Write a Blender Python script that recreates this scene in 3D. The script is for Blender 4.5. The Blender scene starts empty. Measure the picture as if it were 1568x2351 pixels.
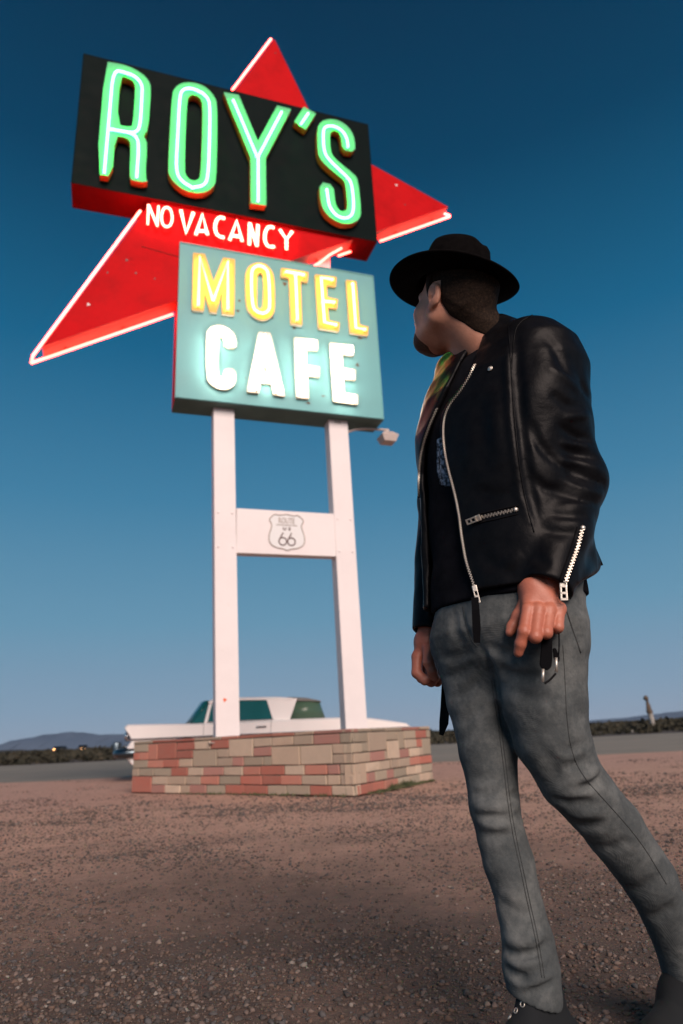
import bpy, bmesh, math, random
import numpy as np
from math import radians, sin, cos, pi
from mathutils import Vector, Matrix, noise
from mathutils.bvhtree import BVHTree
random.seed(7); rng = np.random.default_rng(7)
SC = bpy.context.scene
COL = SC.collection

# ------------------------------------------------------------------ camera
F, PITCH, ROLL, EYE = 1568.0, 18.2, 2.9, 0.6
CM = Matrix.Rotation(radians(90 + PITCH), 3, 'X') @ Matrix.Rotation(radians(-ROLL), 3, 'Z')
CP = Vector((0, 0, EYE))
def ray(X, Y): return CM @ Vector(((X - 784) / F, -(Y - 1175.5) / F, -1))
def at(X, Y, d):
    """world point seen in direction X,Y at horizontal distance d"""
    r = ray(X, Y); return CP + r * (d / r.y)
def onground(X, Y, z=0.0):
    r = ray(X, Y); return CP + r * ((z - EYE) / r.z)
cam = bpy.data.cameras.new('camera'); co = bpy.data.objects.new('camera', cam); COL.objects.link(co)
co.matrix_world = Matrix.Translation(CP) @ CM.to_4x4()
cam.sensor_fit = 'HORIZONTAL'; cam.sensor_width = 24; cam.lens = 24
cam.clip_start = 0.05; cam.clip_end = 30000
cam.dof.use_dof = True; cam.dof.focus_distance = 1.62; cam.dof.aperture_fstop = 3.4
SC.camera = co

# ------------------------------------------------------------------ objects
def tag(o, label=None, cat=None, group=None, kind=None):
    if label: o['label'] = label
    if cat: o['category'] = cat
    if group: o['group'] = group
    if kind: o['kind'] = kind
    return o
def empty(name, loc=(0, 0, 0), rz=0, parent=None):
    o = bpy.data.objects.new(name, None); COL.objects.link(o); o.empty_display_size = .1
    o.location = loc; o.rotation_euler = (0, 0, rz)
    if parent: o.parent = parent
    return o
def link(name, me, mat=None, parent=None):
    o = bpy.data.objects.new(name, me); COL.objects.link(o)
    if mat is not None:
        for m in (mat if isinstance(mat, (list, tuple)) else [mat]): me.materials.append(m)
    if parent: o.parent = parent
    return o
def smooth(me, s=True):
    me.polygons.foreach_set('use_smooth', [s] * len(me.polygons)); me.update()
def npmesh(name, V, Fc, sm=True):
    me = bpy.data.meshes.new(name); V = np.asarray(V, dtype=np.float32); Fc = np.asarray(Fc, dtype=np.int32)
    k = Fc.shape[1]
    me.vertices.add(len(V)); me.vertices.foreach_set('co', V.ravel())
    me.loops.add(Fc.size); me.loops.foreach_set('vertex_index', Fc.ravel())
    me.polygons.add(len(Fc)); me.polygons.foreach_set('loop_start', np.arange(0, Fc.size, k, dtype=np.int32))
    me.update(calc_edges=True); me.validate()
    if sm: smooth(me)
    return me

class MB:
    """collects shapes into one mesh"""
    def __init__(s): s.bm = bmesh.new()
    def box(s, c, size, M=None, bevel=0.0):
        bm = bmesh.new(); bmesh.ops.create_cube(bm, size=1)
        bmesh.ops.scale(bm, vec=Vector(size), verts=bm.verts)
        if bevel: bmesh.ops.bevel(bm, geom=bm.edges[:], offset=bevel, segments=2, affect='EDGES', profile=.6)
        bmesh.ops.translate(bm, vec=Vector(c), verts=bm.verts)
        if M is not None: bmesh.ops.transform(bm, matrix=M, verts=bm.verts)
        s.add(bm); return s
    def add(s, bm):
        me = bpy.data.meshes.new('t'); bm.to_mesh(me); bm.free(); s.bm.from_mesh(me); bpy.data.meshes.remove(me)
    def poly(s, outline, extr, holes=()):
        """outline: list of Vector points (planar), extr: Vector; a prism with optional holes"""
        bm = bmesh.new(); loops = [outline] + list(holes); es = []; vs_all = []
        for L in loops:
            vs = [bm.verts.new(p) for p in L]; vs_all.append(vs)
            es += [bm.edges.new((vs[i], vs[(i + 1) % len(vs)])) for i in range(len(vs))]
        r = bmesh.ops.triangle_fill(bm, use_beauty=True, use_dissolve=False, edges=es)
        fs = [g for g in r['geom'] if isinstance(g, bmesh.types.BMFace)]
        if not fs: fs = [bm.faces.new(vs_all[0])]
        r = bmesh.ops.extrude_face_region(bm, geom=fs)
        nv = [g for g in r['geom'] if isinstance(g, bmesh.types.BMVert)]
        bmesh.ops.translate(bm, vec=extr, verts=nv)
        bmesh.ops.recalc_face_normals(bm, faces=bm.faces)
        s.add(bm); return s
    def tube(s, pts, r, n=10, closed=False, cap=True):
        pts = [Vector(p) for p in pts]; m = len(pts); R = [float(q) for q in np.interp(np.linspace(0, 1, m), np.linspace(0, 1, len(r)), r)] if isinstance(r, (list, tuple)) else [r] * m
        rings = []; bm = s.bm; up = Vector((0.13, .21, .97))
        for i, p in enumerate(pts):
            a = pts[i - 1] if (i or closed) else p; b = pts[(i + 1) % m] if (i < m - 1 or closed) else p
            t = (b - a).normalized() if (b - a).length > 1e-9 else up
            if i == 0 or abs(t.dot(up)) > .98: u = t.orthogonal().normalized() if i == 0 else (pu - t * pu.dot(t)).normalized()
            else: u = (pu - t * pu.dot(t)).normalized()
            pu = u; w = t.cross(u)
            rings.append([bm.verts.new(p + (u * cos(2 * pi * k / n) + w * sin(2 * pi * k / n)) * R[i]) for k in range(n)])
        for i in range(m if closed else m - 1):
            A, B = rings[i], rings[(i + 1) % m]; sh = 0
            if closed and i == m - 1:
                sh = min(range(n), key=lambda q: (A[0].co - B[q].co).length)
            for k in range(n): bm.faces.new((A[k], A[(k + 1) % n], B[(k + 1 + sh) % n], B[(k + sh) % n]))
        if cap and not closed: bm.faces.new(rings[0][::-1]); bm.faces.new(rings[-1])
        return s
    def lathe(s, prof, M, n=24):
        bm = s.bm; rings = []
        for (r, z) in prof:
            rings.append([bm.verts.new(M @ Vector((r * cos(2 * pi * k / n), r * sin(2 * pi * k / n), z))) for k in range(n)])
        for A, B in zip(rings, rings[1:]):
            for k in range(n): bm.faces.new((A[k], A[(k + 1) % n], B[(k + 1) % n], B[k]))
        bm.faces.new(rings[0][::-1]); bm.faces.new(rings[-1]); return s
    def ico(s, c, r, sub=2, jit=0.0, seed=0):
        bm = bmesh.new(); bmesh.ops.create_icosphere(bm, subdivisions=sub, radius=1)
        for v in bm.verts:
            k = 1 + jit * noise.noise(v.co * 1.7 + Vector((seed, seed * .7, 3)))
            v.co = Vector((v.co.x * r[0], v.co.y * r[1], v.co.z * r[2])) * k + Vector(c)
        s.add(bm); return s
    def build(s, name, mat=None, parent=None, sm=False, ang=None):
        me = bpy.data.meshes.new(name); s.bm.to_mesh(me); s.bm.free()
        if sm or ang: smooth(me)
        o = link(name, me, mat, parent)
        if ang:
            try: me.set_sharp_from_angle(angle=radians(ang))
            except Exception: pass
        return o
def chaikin(P, it=2, closed=False):
    P = [Vector(p) for p in P]
    for _ in range(it):
        Q = []; n = len(P)
        for i in range(n if closed else n - 1):
            a, b = P[i], P[(i + 1) % n]; Q += [a * .75 + b * .25, a * .25 + b * .75]
        if not closed: Q = [P[0]] + Q + [P[-1]]
        P = Q
    return P
def resample(P, step, closed=False):
    P = [Vector(p) for p in P] + ([Vector(P[0])] if closed else [])
    out = [P[0]]; acc = 0
    for a, b in zip(P, P[1:]):
        L = (b - a).length
        while acc + L >= step:
            t = (step - acc) / L; a = a.lerp(b, t); L = (b - a).length; out.append(a.copy()); acc = 0
        acc += L
    if not closed and (out[-1] - P[-1]).length > step * .3: out.append(P[-1])
    return out

# ------------------------------------------------------------------ materials
class NT:
    def __init__(s, name):
        s.m = bpy.data.materials.new(name); s.m.use_nodes = True; s.t = s.m.node_tree; s.n = s.t.nodes
        s.b = s.n['Principled BSDF']; s.tc = s.n.new('ShaderNodeTexCoord')
    def lk(s, a, b): s.t.links.new(a, b)
    def noise(s, scale, detail=4, rough=.55, coord='Object', dist=0):
        n = s.n.new('ShaderNodeTexNoise'); n.inputs['Scale'].default_value = scale; n.inputs['Detail'].default_value = detail
        n.inputs['Roughness'].default_value = rough; n.inputs['Distortion'].default_value = dist; s.lk(s.tc.outputs[coord], n.inputs['Vector']); return n.outputs['Fac']
    def voro(s, scale, feat='F1', out='Distance', coord='Object'):
        n = s.n.new('ShaderNodeTexVoronoi'); n.feature = feat; n.inputs['Scale'].default_value = scale
        s.lk(s.tc.outputs[coord], n.inputs['Vector']); return n.outputs[out]
    def ramp(s, fac, stops):
        r = s.n.new('ShaderNodeValToRGB'); e = r.color_ramp.elements
        while len(e) < len(stops): e.new(.5)
        for q, (p, c) in zip(e, stops):
            q.position = p; q.color = (*c, 1) if not isinstance(c, (int, float)) else (c, c, c, 1)
        s.lk(fac, r.inputs['Fac']); return r.outputs['Color']
    def mix(s, fac, a, b, mode='MIX'):
        n = s.n.new('ShaderNodeMix'); n.data_type = 'RGBA'; n.blend_type = mode
        for inp, v in ((n.inputs[0], fac), (n.inputs[6], a), (n.inputs[7], b)):
            if hasattr(v, 'links'): s.lk(v, inp)
            elif isinstance(v, (int, float)): inp.default_value = v
            else: inp.default_value = (*v, 1)
        return n.outputs[2]
    def math(s, op, a, b=0.0):
        n = s.n.new('ShaderNodeMath'); n.operation = op
        for inp, v in ((n.inputs[0], a), (n.inputs[1], b)):
            if hasattr(v, 'links'): s.lk(v, inp)
            else: inp.default_value = v
        return n.outputs[0]
    def bump(s, h, strength=.3, dist=.01, prev=None):
        n = s.n.new('ShaderNodeBump'); n.inputs['Strength'].default_value = strength; n.inputs['Distance'].default_value = dist
        s.lk(h, n.inputs['Height'])
        if prev: s.lk(prev, n.inputs['Normal'])
        s.lk(n.outputs['Normal'], s.b.inputs['Normal']); return n.outputs['Normal']
    def col(s, c):
        if hasattr(c, 'links'): s.lk(c, s.b.inputs['Base Color'])
        else: s.b.inputs['Base Color'].default_value = (*c, 1)
        return s
    def set(s, **k):
        for a, v in k.items():
            i = s.b.inputs[a.replace('_', ' ')]
            if hasattr(v, 'links'): s.lk(v, i)
            else: i.default_value = v
        return s
def paint(name, c, rough=.5, var=.25, scale=3.0, metal=0, bump=.15, bs=40, dirt=None, spec=.25):
    t = NT(name); t.set(Specular_IOR_Level=spec); n = t.noise(scale, 6, .65)
    d = dirt or tuple(x * .55 for x in c)
    t.col(t.ramp(n, [(.25, tuple(x * (1 - var) for x in c)), (.5, c), (.75, tuple(min(1, x * (1 + var * .5)) for x in c))]))
    sp = t.noise(scale * 4.3, 8, .75); t.col(t.mix(t.ramp(sp, [(.62, 0.0), (.78, 0.75)]), t.b.inputs['Base Color'].links[0].from_socket, d))
    t.set(Roughness=t.math('ADD', t.math('MULTIPLY', t.noise(scale * 2, 4), .3), rough - .15), Metallic=metal)
    if bump: t.bump(t.noise(bs, 4), bump, .004)
    return t.m
def emis(name, c, s, base=(.8, .8, .8)):
    t = NT(name); t.col(base).set(Roughness=.3); t.b.inputs['Emission Color'].default_value = (*c, 1); t.b.inputs['Emission Strength'].default_value = s
    return t.m

# ------------------------------------------------------------------ signed distance modelling
def smin(a, b, k):
    h = np.clip(.5 + .5 * (b - a) / k, 0, 1); return b * (1 - h) + a * h - k * h * (1 - h)
def smax(a, b, k): return -smin(-a, -b, k)
def f3(v): return np.array(v, dtype=np.float32)
def cone(P, a, b, ra, rb):
    a, b = f3(a), f3(b); ab = b - a; L2 = float(ab @ ab) + 1e-12
    t = np.clip(((P - a) @ ab) / L2, 0, 1)
    q = P - (a + t[..., None] * ab); return np.sqrt((q * q).sum(-1)) - (ra + (rb - ra) * t)
def ell(P, c, r, M=None):
    q = P - f3(c)
    if M is not None: q = q @ np.array(M, dtype=np.float32)
    q1 = q / f3(r); k0 = np.sqrt((q1 * q1).sum(-1)) + 1e-9; q2 = q1 / f3(r); k1 = np.sqrt((q2 * q2).sum(-1)) + 1e-9
    return k0 * (k0 - 1) / k1
def rbox(P, c, h, r, M=None):
    q = P - f3(c)
    if M is not None: q = q @ np.array(M, dtype=np.float32)
    q = np.abs(q) - (f3(h) - r); return np.sqrt((np.maximum(q, 0) ** 2).sum(-1)) + np.minimum(q.max(-1), 0) - r
def stack(P, keys, pw=2.4):
    """keys: z, cx, cy, half width (across), half depth (front-back), yaw of the front; a lofted trunk"""
    K = np.array(sorted(keys), dtype=np.float32); z = P[..., 2]
    g = lambda i: np.interp(z, K[:, 0], K[:, i])
    yaw = g(5); dx = P[..., 0] - g(1); dy = P[..., 1] - g(2)
    fx, fy = np.cos(yaw), np.sin(yaw)
    fr = dx * fx + dy * fy; ac = -dx * fy + dy * fx; a, b = g(3), g(4)
    k = (np.abs(ac / a) ** pw + np.abs(fr / b) ** pw) ** (1 / pw)
    d = (k - 1) * np.minimum(a, b)
    return np.maximum(d, np.maximum(K[0, 0] - z, z - K[-1, 0]))
def crease(P, a, b, w, dep):
    """soft groove (dep>0) or ridge (dep<0) along a segment"""
    a, b = f3(a), f3(b); ab = b - a; t = np.clip(((P - a) @ ab) / float(ab @ ab), 0, 1)
    q = P - (a + t[..., None] * ab); d2 = (q * q).sum(-1); return dep * np.exp(-d2 / (w * w)) * np.sin(pi * np.clip(t, .06, .94)) ** .5
def folds(P, L):
    """L: list of (polyline points, width, depth); a groove (or ridge) that fades out towards its ends"""
    tot = np.zeros(P.shape[:-1], np.float32)
    for pts, w, dep in L:
        pts = [f3(p) for p in pts]; n = len(pts) - 1; best = np.full(P.shape[:-1], 9, np.float32); tt = np.zeros_like(best)
        c = sum(pts) / len(pts); R = max(float(np.linalg.norm(p - c)) for p in pts) + 3 * w
        msk = ((P - c) ** 2).sum(-1) < R * R
        if not msk.any(): continue
        S = P[msk]; b = np.full(len(S), 9, np.float32); t_ = np.zeros(len(S), np.float32)
        for i in range(n):
            a, ab = pts[i], pts[i + 1] - pts[i]; t = np.clip(((S - a) @ ab) / (float(ab @ ab) + 1e-9), 0, 1); q = S - (a + t[..., None] * ab); d2 = (q * q).sum(-1)
            u = d2 < b; b = np.where(u, d2, b); t_ = np.where(u, (i + t) / n, t_)
        tot[msk] += dep * np.exp(-b / (w * w)) * np.sin(pi * np.clip(t_, .02, .98)) ** .7
    return tot
def nets(fn, lo, hi, h, slab=2_500_000):
    """surface nets: mesh the zero level of fn over a box"""
    lo = np.array(lo, float); hi = np.array(hi, float); n = np.ceil((hi - lo) / h).astype(int) + 1
    xs = [(lo[i] + np.arange(n[i]) * h).astype(np.float32) for i in range(3)]
    val = np.empty(n, dtype=np.float32); st = max(1, slab // (n[1] * n[2]))
    for i in range(0, n[0], st):
        g = np.stack(np.meshgrid(xs[0][i:i + st], xs[1], xs[2], indexing='ij'), -1); val[i:i + st] = fn(g)
    val[[0, -1]] = np.maximum(val[[0, -1]], 1e-4); val[:, [0, -1]] = np.maximum(val[:, [0, -1]], 1e-4); val[:, :, [0, -1]] = np.maximum(val[:, :, [0, -1]], 1e-4)
    s = val < 0; acc = np.zeros(tuple(n - 1) + (3,), np.float32); cnt = np.zeros(tuple(n - 1), np.float32)
    cs = tuple(n - 1)
    def sl(o, ax=None): return tuple(slice(o[i], o[i] + cs[i]) for i in range(3))
    for ax in range(3):
        o1, o2 = [i for i in range(3) if i != ax]
        for a in (0, 1):
            for b in (0, 1):
                p = [0, 0, 0]; p[o1] = a; p[o2] = b; q = list(p); q[ax] = 1
                v0, v1 = val[sl(p)], val[sl(q)]; c = (v0 < 0) != (v1 < 0)
                t = np.where(c, v0 / np.where(c, v0 - v1, 1), 0)
                cnt += c; acc[..., ax] += t; acc[..., o1] += a * c; acc[..., o2] += b * c
    act = cnt > 0; idx = -np.ones(cs, np.int64); ii = np.argwhere(act); idx[act] = np.arange(len(ii))
    V = (ii + acc[act] / cnt[act][:, None]) * h + lo
    Q = []
    for ax in range(3):
        o1, o2 = [(1, 2), (2, 0), (0, 1)][ax]
        a = [slice(None)] * 3; b = [slice(None)] * 3; a[ax] = slice(0, -1); b[ax] = slice(1, None)
        s0, s1 = s[tuple(a)], s[tuple(b)]; e = np.argwhere(s0 != s1); fl = s0[tuple(e.T)]
        ok = (e[:, o1] > 0) & (e[:, o2] > 0) & (e[:, o1] < cs[o1]) & (e[:, o2] < cs[o2]); e = e[ok]; fl = fl[ok]
        def at_(d1, d2):
            q = e.copy(); q[:, o1] -= d1; q[:, o2] -= d2; return idx[tuple(q.T)]
        q = np.stack([at_(1, 1), at_(0, 1), at_(0, 0), at_(1, 0)], 1); q[~fl] = q[~fl][:, ::-1]; Q.append(q)
    return V, np.concatenate(Q)
def relax(V, Q, it=2, lam=.5):
    for _ in range(it):
        S = np.zeros_like(V); c = np.zeros(len(V))
        for k in range(4):
            a, b = Q[:, k], Q[:, (k + 1) % 4]
            for x, y in ((a, b), (b, a)):
                for j in range(3): S[:, j] += np.bincount(x, V[y, j], len(V))
                c += np.bincount(x, minlength=len(V))
        V = V + lam * (S / c[:, None] - V)
    return V
def wob(P, s, amp, seed=0.0):
    x, y, z = P[..., 0] * s + seed, P[..., 1] * s - seed, P[..., 2] * s + 2 * seed
    return amp * (np.sin(x + 1.7 * np.sin(y * .9 + z * .6)) * np.cos(z * 1.3 + np.sin(x * .7)) + .5 * np.sin(2.3 * y + 1.1 * z + np.sin(1.9 * x)))
# ------------------------------------------------------------------ sky and light
SUN_AZ, SUN_EL = radians(19), radians(31)      # soft sun lamp standing in for gas-station lights behind the camera, to its right
w = bpy.data.worlds.new('World'); SC.world = w; w.use_nodes = True; nt = w.node_tree; nn = nt.nodes
bg = nn['Background']; sky = nn.new('ShaderNodeTexSky'); sky.sky_type = 'NISHITA'; sky.sun_disc = False
sky.sun_elevation = radians(2.0); sky.sun_rotation = radians(152); sky.altitude = 200; sky.air_density = 1.2; sky.dust_density = .3; sky.ozone_density = 6
gm = nn.new('ShaderNodeTexCoord'); sep = nn.new('ShaderNodeSeparateXYZ'); nt.links.new(gm.outputs['Generated'], sep.inputs[0])
rp = nn.new('ShaderNodeValToRGB'); el = rp.color_ramp.elements
SKYSTOPS = [(0.0, (.27, .33, .42)), (.05, (.215, .32, .43)), (.16, (.120, .275, .40)), (.33, (.046, .190, .325)), (.52, (.006, .108, .222)), (.70, (.000, .044, .104)), (.90, (.000, .016, .045))]
while len(el) < len(SKYSTOPS): el.new(.5)
for e, (p, c) in zip(el, SKYSTOPS): e.position = p; e.color = (*c, 1)
nt.links.new(sep.outputs['Z'], rp.inputs['Fac'])
bw = nn.new('ShaderNodeVectorMath'); bw.operation = 'SCALE'; bw.inputs['Scale'].default_value = .10
nt.links.new(sky.outputs[0], bw.inputs[0])
mx = nn.new('ShaderNodeMix'); mx.data_type = 'RGBA'; mx.inputs[0].default_value = .97
nt.links.new(bw.outputs[0], mx.inputs[6]); nt.links.new(rp.outputs[0], mx.inputs[7])
nt.links.new(mx.outputs[2], bg.inputs['Color']); bg.inputs['Strength'].default_value = 1.15
sl = bpy.data.lights.new('sun', 'SUN'); sl.energy = 4.1; sl.angle = radians(34); sl.color = (1, .80, .70)
so = bpy.data.objects.new('sun', sl); COL.objects.link(so)
sd = Vector((sin(SUN_AZ) * cos(SUN_EL), -cos(SUN_AZ) * cos(SUN_EL), sin(SUN_EL)))
so.rotation_euler = sd.to_track_quat('Z', 'Y').to_euler()
vs = SC.view_settings; vs.view_transform = 'Standard'; vs.look = 'None'; vs.exposure = 0; vs.gamma = 1
SC.render.engine = 'CYCLES'; SC.cycles.use_denoising = True; SC.cycles.max_bounces = 6; SC.cycles.sample_clamp_indirect = 4
SC.cycles.caustics_reflective = False; SC.cycles.caustics_refractive = False

# ------------------------------------------------------------------ ground
t = NT('gravelly_dirt')
big = t.noise(.55, 5, .6); mid = t.noise(6, 8, .75); fine = t.noise(60, 6, .8); vv = t.voro(55, 'F1', 'Distance'); vc = t.voro(55, 'F1', 'Color'); v2 = t.voro(22)
c1 = t.ramp(mid, [(.3, (.10, .055, .042)), (.5, (.175, .10, .078)), (.72, (.26, .165, .13))])
c2 = t.ramp(t.noise(1.3, 7, .7), [(.35, (.085, .055, .045)), (.7, (.21, .125, .10))])
c3 = t.mix(.45, c1, c2); c4 = t.mix(t.ramp(fine, [(.35, .0), (.75, .55)]), c3, (.30, .24, .20))
c5 = t.mix(t.ramp(vv, [(.0, .5), (.35, .0)]), c4, t.mix(.5, vc, (.25, .2, .18)))
c6 = t.mix(t.ramp(big, [(.35, .35), (.65, .0)]), c5, (.07, .048, .042), 'MIX')
pit = t.ramp(t.noise(14, 9, .85), [(.40, .75), (.52, .0)]); c6 = t.mix(.0, c6, c6)
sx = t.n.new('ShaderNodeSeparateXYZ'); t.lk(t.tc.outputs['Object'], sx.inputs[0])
zone = t.math('ADD', t.math('MULTIPLY', sx.outputs['Y'], .14), t.math('MULTIPLY', t.math('SUBTRACT', t.noise(.9, 5, .6), .5), .9))  # dirt darkens towards the camera: gravelly bed, plus light fall-off put into colour
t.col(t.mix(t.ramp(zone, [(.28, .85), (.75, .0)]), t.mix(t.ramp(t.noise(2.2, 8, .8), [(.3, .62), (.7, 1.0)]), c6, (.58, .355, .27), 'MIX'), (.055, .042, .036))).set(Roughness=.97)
lastc = t.b.inputs['Base Color'].links[0].from_socket; t.col(t.mix(pit, lastc, t.mix(.35, lastc, (.05, .03, .024))))
n1 = t.bump(vv, .8, .012); n2 = t.bump(mid, .7, .035, n1); n3 = t.bump(t.noise(22, 6, .8), .8, .014, n2); t.bump(fine, .8, .01, n3); DIRT = t.m
t = NT('asphalt'); t.col(t.ramp(t.noise(.3, 6, .7), [(.3, (.17, .16, .13)), (.7, (.26, .23, .185))])).set(Roughness=.85); t.bump(t.noise(80, 3), .4, .01); ASPH = t.m
t = NT('desert_floor'); t.col(t.ramp(t.noise(.08, 8, .7), [(.3, (.02, .016, .012)), (.7, (.06, .045, .035))])).set(Roughness=1); DESERT = t.m

# one sheet to the horizon; finer and gently uneven close to the camera
def ground():
    xs = np.concatenate([-np.geomspace(9000, 6, 26), np.linspace(-5.4, 5.4, 120), np.geomspace(6, 9000, 26)])
    ys = np.concatenate([-np.geomspace(200, 2, 10), np.linspace(-1, 9, 150), np.geomspace(9.3, 12000, 40)])
    X, Y = np.meshgrid(xs, ys, indexing='ij'); Z = np.zeros_like(X)
    near = np.clip((12 - Y) / 3, 0, 1) * np.clip((7 - np.abs(X)) / 1.5, 0, 1) * np.clip((Y + 1.5) / 1, 0, 1)
    Z += near * (.010 * np.sin(X * 1.7 + 2 * np.sin(Y * .8)) * np.sin(Y * 1.3 + X) + .006 * np.sin(5 * X + 3 * np.sin(2 * Y)) * np.sin(4.4 * Y)) - near * .012
    V = np.stack([X, Y, Z], -1).reshape(-1, 3); n, m = X.shape; i = np.arange(n * m).reshape(n, m)
    Q = np.stack([i[:-1, :-1], i[1:, :-1], i[1:, 1:], i[:-1, 1:]], -1).reshape(-1, 4)
    return npmesh('ground', V, Q)
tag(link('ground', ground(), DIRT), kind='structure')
def sheet(name, pts, z, mat):
    b = MB(); b.poly([Vector((p[0], p[1], z)) for p in pts], Vector((0, 0, -.003))); return tag(b.build(name, mat), kind='structure')
def wavy(x0, x1, f, n=60, amp=.2, s=1.0):
    return [(x, f(x) + amp * sin(x * s) + amp * .6 * sin(x * s * 2.3 + 1)) for x in np.linspace(x0, x1, n)]
near_e = wavy(-90, 90, lambda x: 15.2 - .09 * x, 140, .14, 1.3); far_e = wavy(-300, 300, lambda x: 36 - .06 * x, 60, .3, .2)
sheet('road', near_e + far_e[::-1], .004, ASPH)
sheet('desert_plain', far_e + [(9000, 12000), (-9000, 12000)], .008, DESERT)
# gravel: loose stones lying on the dirt, too many to count
def gravel(N, lo, hi, name, r0, r1, mat):
    base = np.array([(1, 0, 0), (-1, 0, 0), (0, 1, 0), (0, -1, 0), (0, 0, 1), (0, 0, -1)], float)
    F0 = np.array([(0, 2, 4), (2, 1, 4), (1, 3, 4), (3, 0, 4), (2, 0, 5), (1, 2, 5), (3, 1, 5), (0, 3, 5)])
    # one subdivision
    vs = list(map(tuple, base)); ed = {}; F1 = []
    def mid(a, b):
        k = (min(a, b), max(a, b))
        if k not in ed: p = (np.array(vs[a]) + np.array(vs[b])) / 2; p /= np.linalg.norm(p); ed[k] = len(vs); vs.append(tuple(p))
        return ed[k]
    for a, b, c in F0:
        x, y, z = mid(a, b), mid(b, c), mid(c, a); F1 += [(a, x, z), (x, b, y), (z, y, c), (x, y, z)]
    vs = np.array(vs); F1 = np.array(F1); M = len(vs)
    d = lo + (hi - lo) * rng.random(N) ** 1.35; x = (rng.random(N) * 2 - 1) * (d * .52 + .25); x += .05
    pn = np.sin(x * 2.1 + 1.5 * np.sin(d * 1.7)) * np.sin(d * 2.6 + 1.2 * np.sin(x * 1.3)) + .5 * np.sin(x * 5.1 + d * 3)
    keep = rng.random(N) < np.clip(.62 + .45 * pn, .12, 1); d, x = d[keep], x[keep]; N = len(d)
    s = r0 + (r1 - r0) * rng.random(N) ** 3.2
    near = .010 * np.sin(x * 1.7 + 2 * np.sin(d * .8)) * np.sin(d * 1.3 + x) + .006 * np.sin(5 * x + 3 * np.sin(2 * d)) * np.sin(4.4 * d) - .012
    jit = 1 + .28 * rng.standard_normal((N, M)); jit = np.clip(jit, .55, 1.45)
    sc = np.stack([s * (.8 + .5 * rng.random(N)), s * (.7 + .4 * rng.random(N)), s * (.5 + .3 * rng.random(N))], -1)
    V = vs[None] * jit[..., None] * sc[:, None, :]; a = rng.random(N) * 6.28; ca, sa = np.cos(a)[:, None], np.sin(a)[:, None]
    V = np.stack([V[..., 0] * ca - V[..., 1] * sa, V[..., 0] * sa + V[..., 1] * ca, V[..., 2]], -1)
    V += np.stack([x, d, near + sc[:, 2] * .35], -1)[:, None, :]
    Q = (F1[None] + (np.arange(N) * M)[:, None, None]).reshape(-1, 3)
    me = npmesh(name, V.reshape(-1, 3), Q, False)
    ca_ = me.color_attributes.new('tone', 'FLOAT_COLOR', 'POINT')
    pal = np.array([(.16, .115, .095), (.23, .17, .145), (.10, .085, .08), (.30, .235, .20), (.19, .125, .095), (.38, .33, .29), (.13, .12, .12)])
    c = pal[rng.choice(7, N, p=[.26, .16, .24, .06, .14, .02, .12])] * .60 * (.75 + .5 * rng.random((N, 1)))
    cc = np.concatenate([np.repeat(c, M, 0), np.ones((N * M, 1))], 1).astype(np.float32); ca_.data.foreach_set('color', cc.ravel())
    return link(name, me, mat)
t = NT('stone'); vcn = t.n.new('ShaderNodeVertexColor'); vcn.layer_name = 'tone'; t.col(vcn.outputs['Color']).set(Roughness=.9); t.bump(t.noise(220, 3), .3, .002); STONE = t.m
tag(gravel(90000, 1.45, 7.6, 'gravel', .0022, .0095, STONE), 'loose grey and brown gravel stones scattered over the reddish dirt', 'gravel', kind='stuff')

g2 = gravel(26000, 6.5, 15.5, 'gravel', .005, .016, STONE); tag(g2, 'coarser scattered stones on the dirt further off, around the planter', 'gravel', kind='stuff')
# ------------------------------------------------------------------ far desert
t = NT('hazed_rock'); t.col(t.ramp(t.noise(.002, 6), [(.3, (.07, .11, .17)), (.7, (.10, .14, .20))])).set(Roughness=1); MTN = t.m  # rock tinted blue: the haze of distance put into its colour
def ridge(name, x0, x1, y, hf, depth, mat, n=90, z0=-2):
    V, Q = [], []; 
    for i in range(n):
        x = x0 + (x1 - x0) * i / (n - 1); h = hf(i / (n - 1))
        prof = [(0, z0), (.18, h * .32), (.4, h * .72), (.55, h), (.75, h * .55), (1, z0)]
        for k, (u, z) in enumerate(prof):
            V.append((x + depth * .06 * noise.noise(Vector((i * .5, k * 1.3, y * .01))), y + depth * (u + .09 * noise.noise(Vector((i * .3, k * .9, 1.7)))), z))
    k = 6
    for i in range(n - 1):
        for j in range(k - 1): Q.append((i * k + j, (i + 1) * k + j, (i + 1) * k + j + 1, i * k + j + 1))
    return tag(link(name, npmesh(name, V, Q), mat), kind='structure')
def prof(pts, a=.12, s=9, seed=0):
    xs, hs = zip(*pts)
    return lambda u: float(np.interp(u, xs, hs)) * (1 + a * noise.noise(Vector((u * s, seed, 0))) + a * .5 * noise.noise(Vector((u * s * 3, seed + 5, 0))))
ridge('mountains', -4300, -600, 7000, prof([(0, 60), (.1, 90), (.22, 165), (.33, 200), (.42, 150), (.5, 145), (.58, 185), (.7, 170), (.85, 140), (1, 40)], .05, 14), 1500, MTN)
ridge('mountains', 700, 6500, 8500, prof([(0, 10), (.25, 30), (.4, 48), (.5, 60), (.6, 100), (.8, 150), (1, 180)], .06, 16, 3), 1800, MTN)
t = NT('scrub_hill'); t.col(t.ramp(t.noise(.06, 8, .75), [(.3, (.012, .011, .008)), (.55, (.03, .025, .018)), (.75, (.05, .038, .028))])).set(Roughness=1); HILL = t.m
ridge('hill', -420, -70, 190, prof([(0, 3.2), (.5, 3.3), (.8, 2.8), (1, .4)], .12, 20, 8), 60, HILL, 140, -.3)
ridge('hill', -90, 110, 230, prof([(0, .8), (.4, .9), (1, 1.1)], .2, 20, 2), 60, HILL, 80, -.3)
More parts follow.
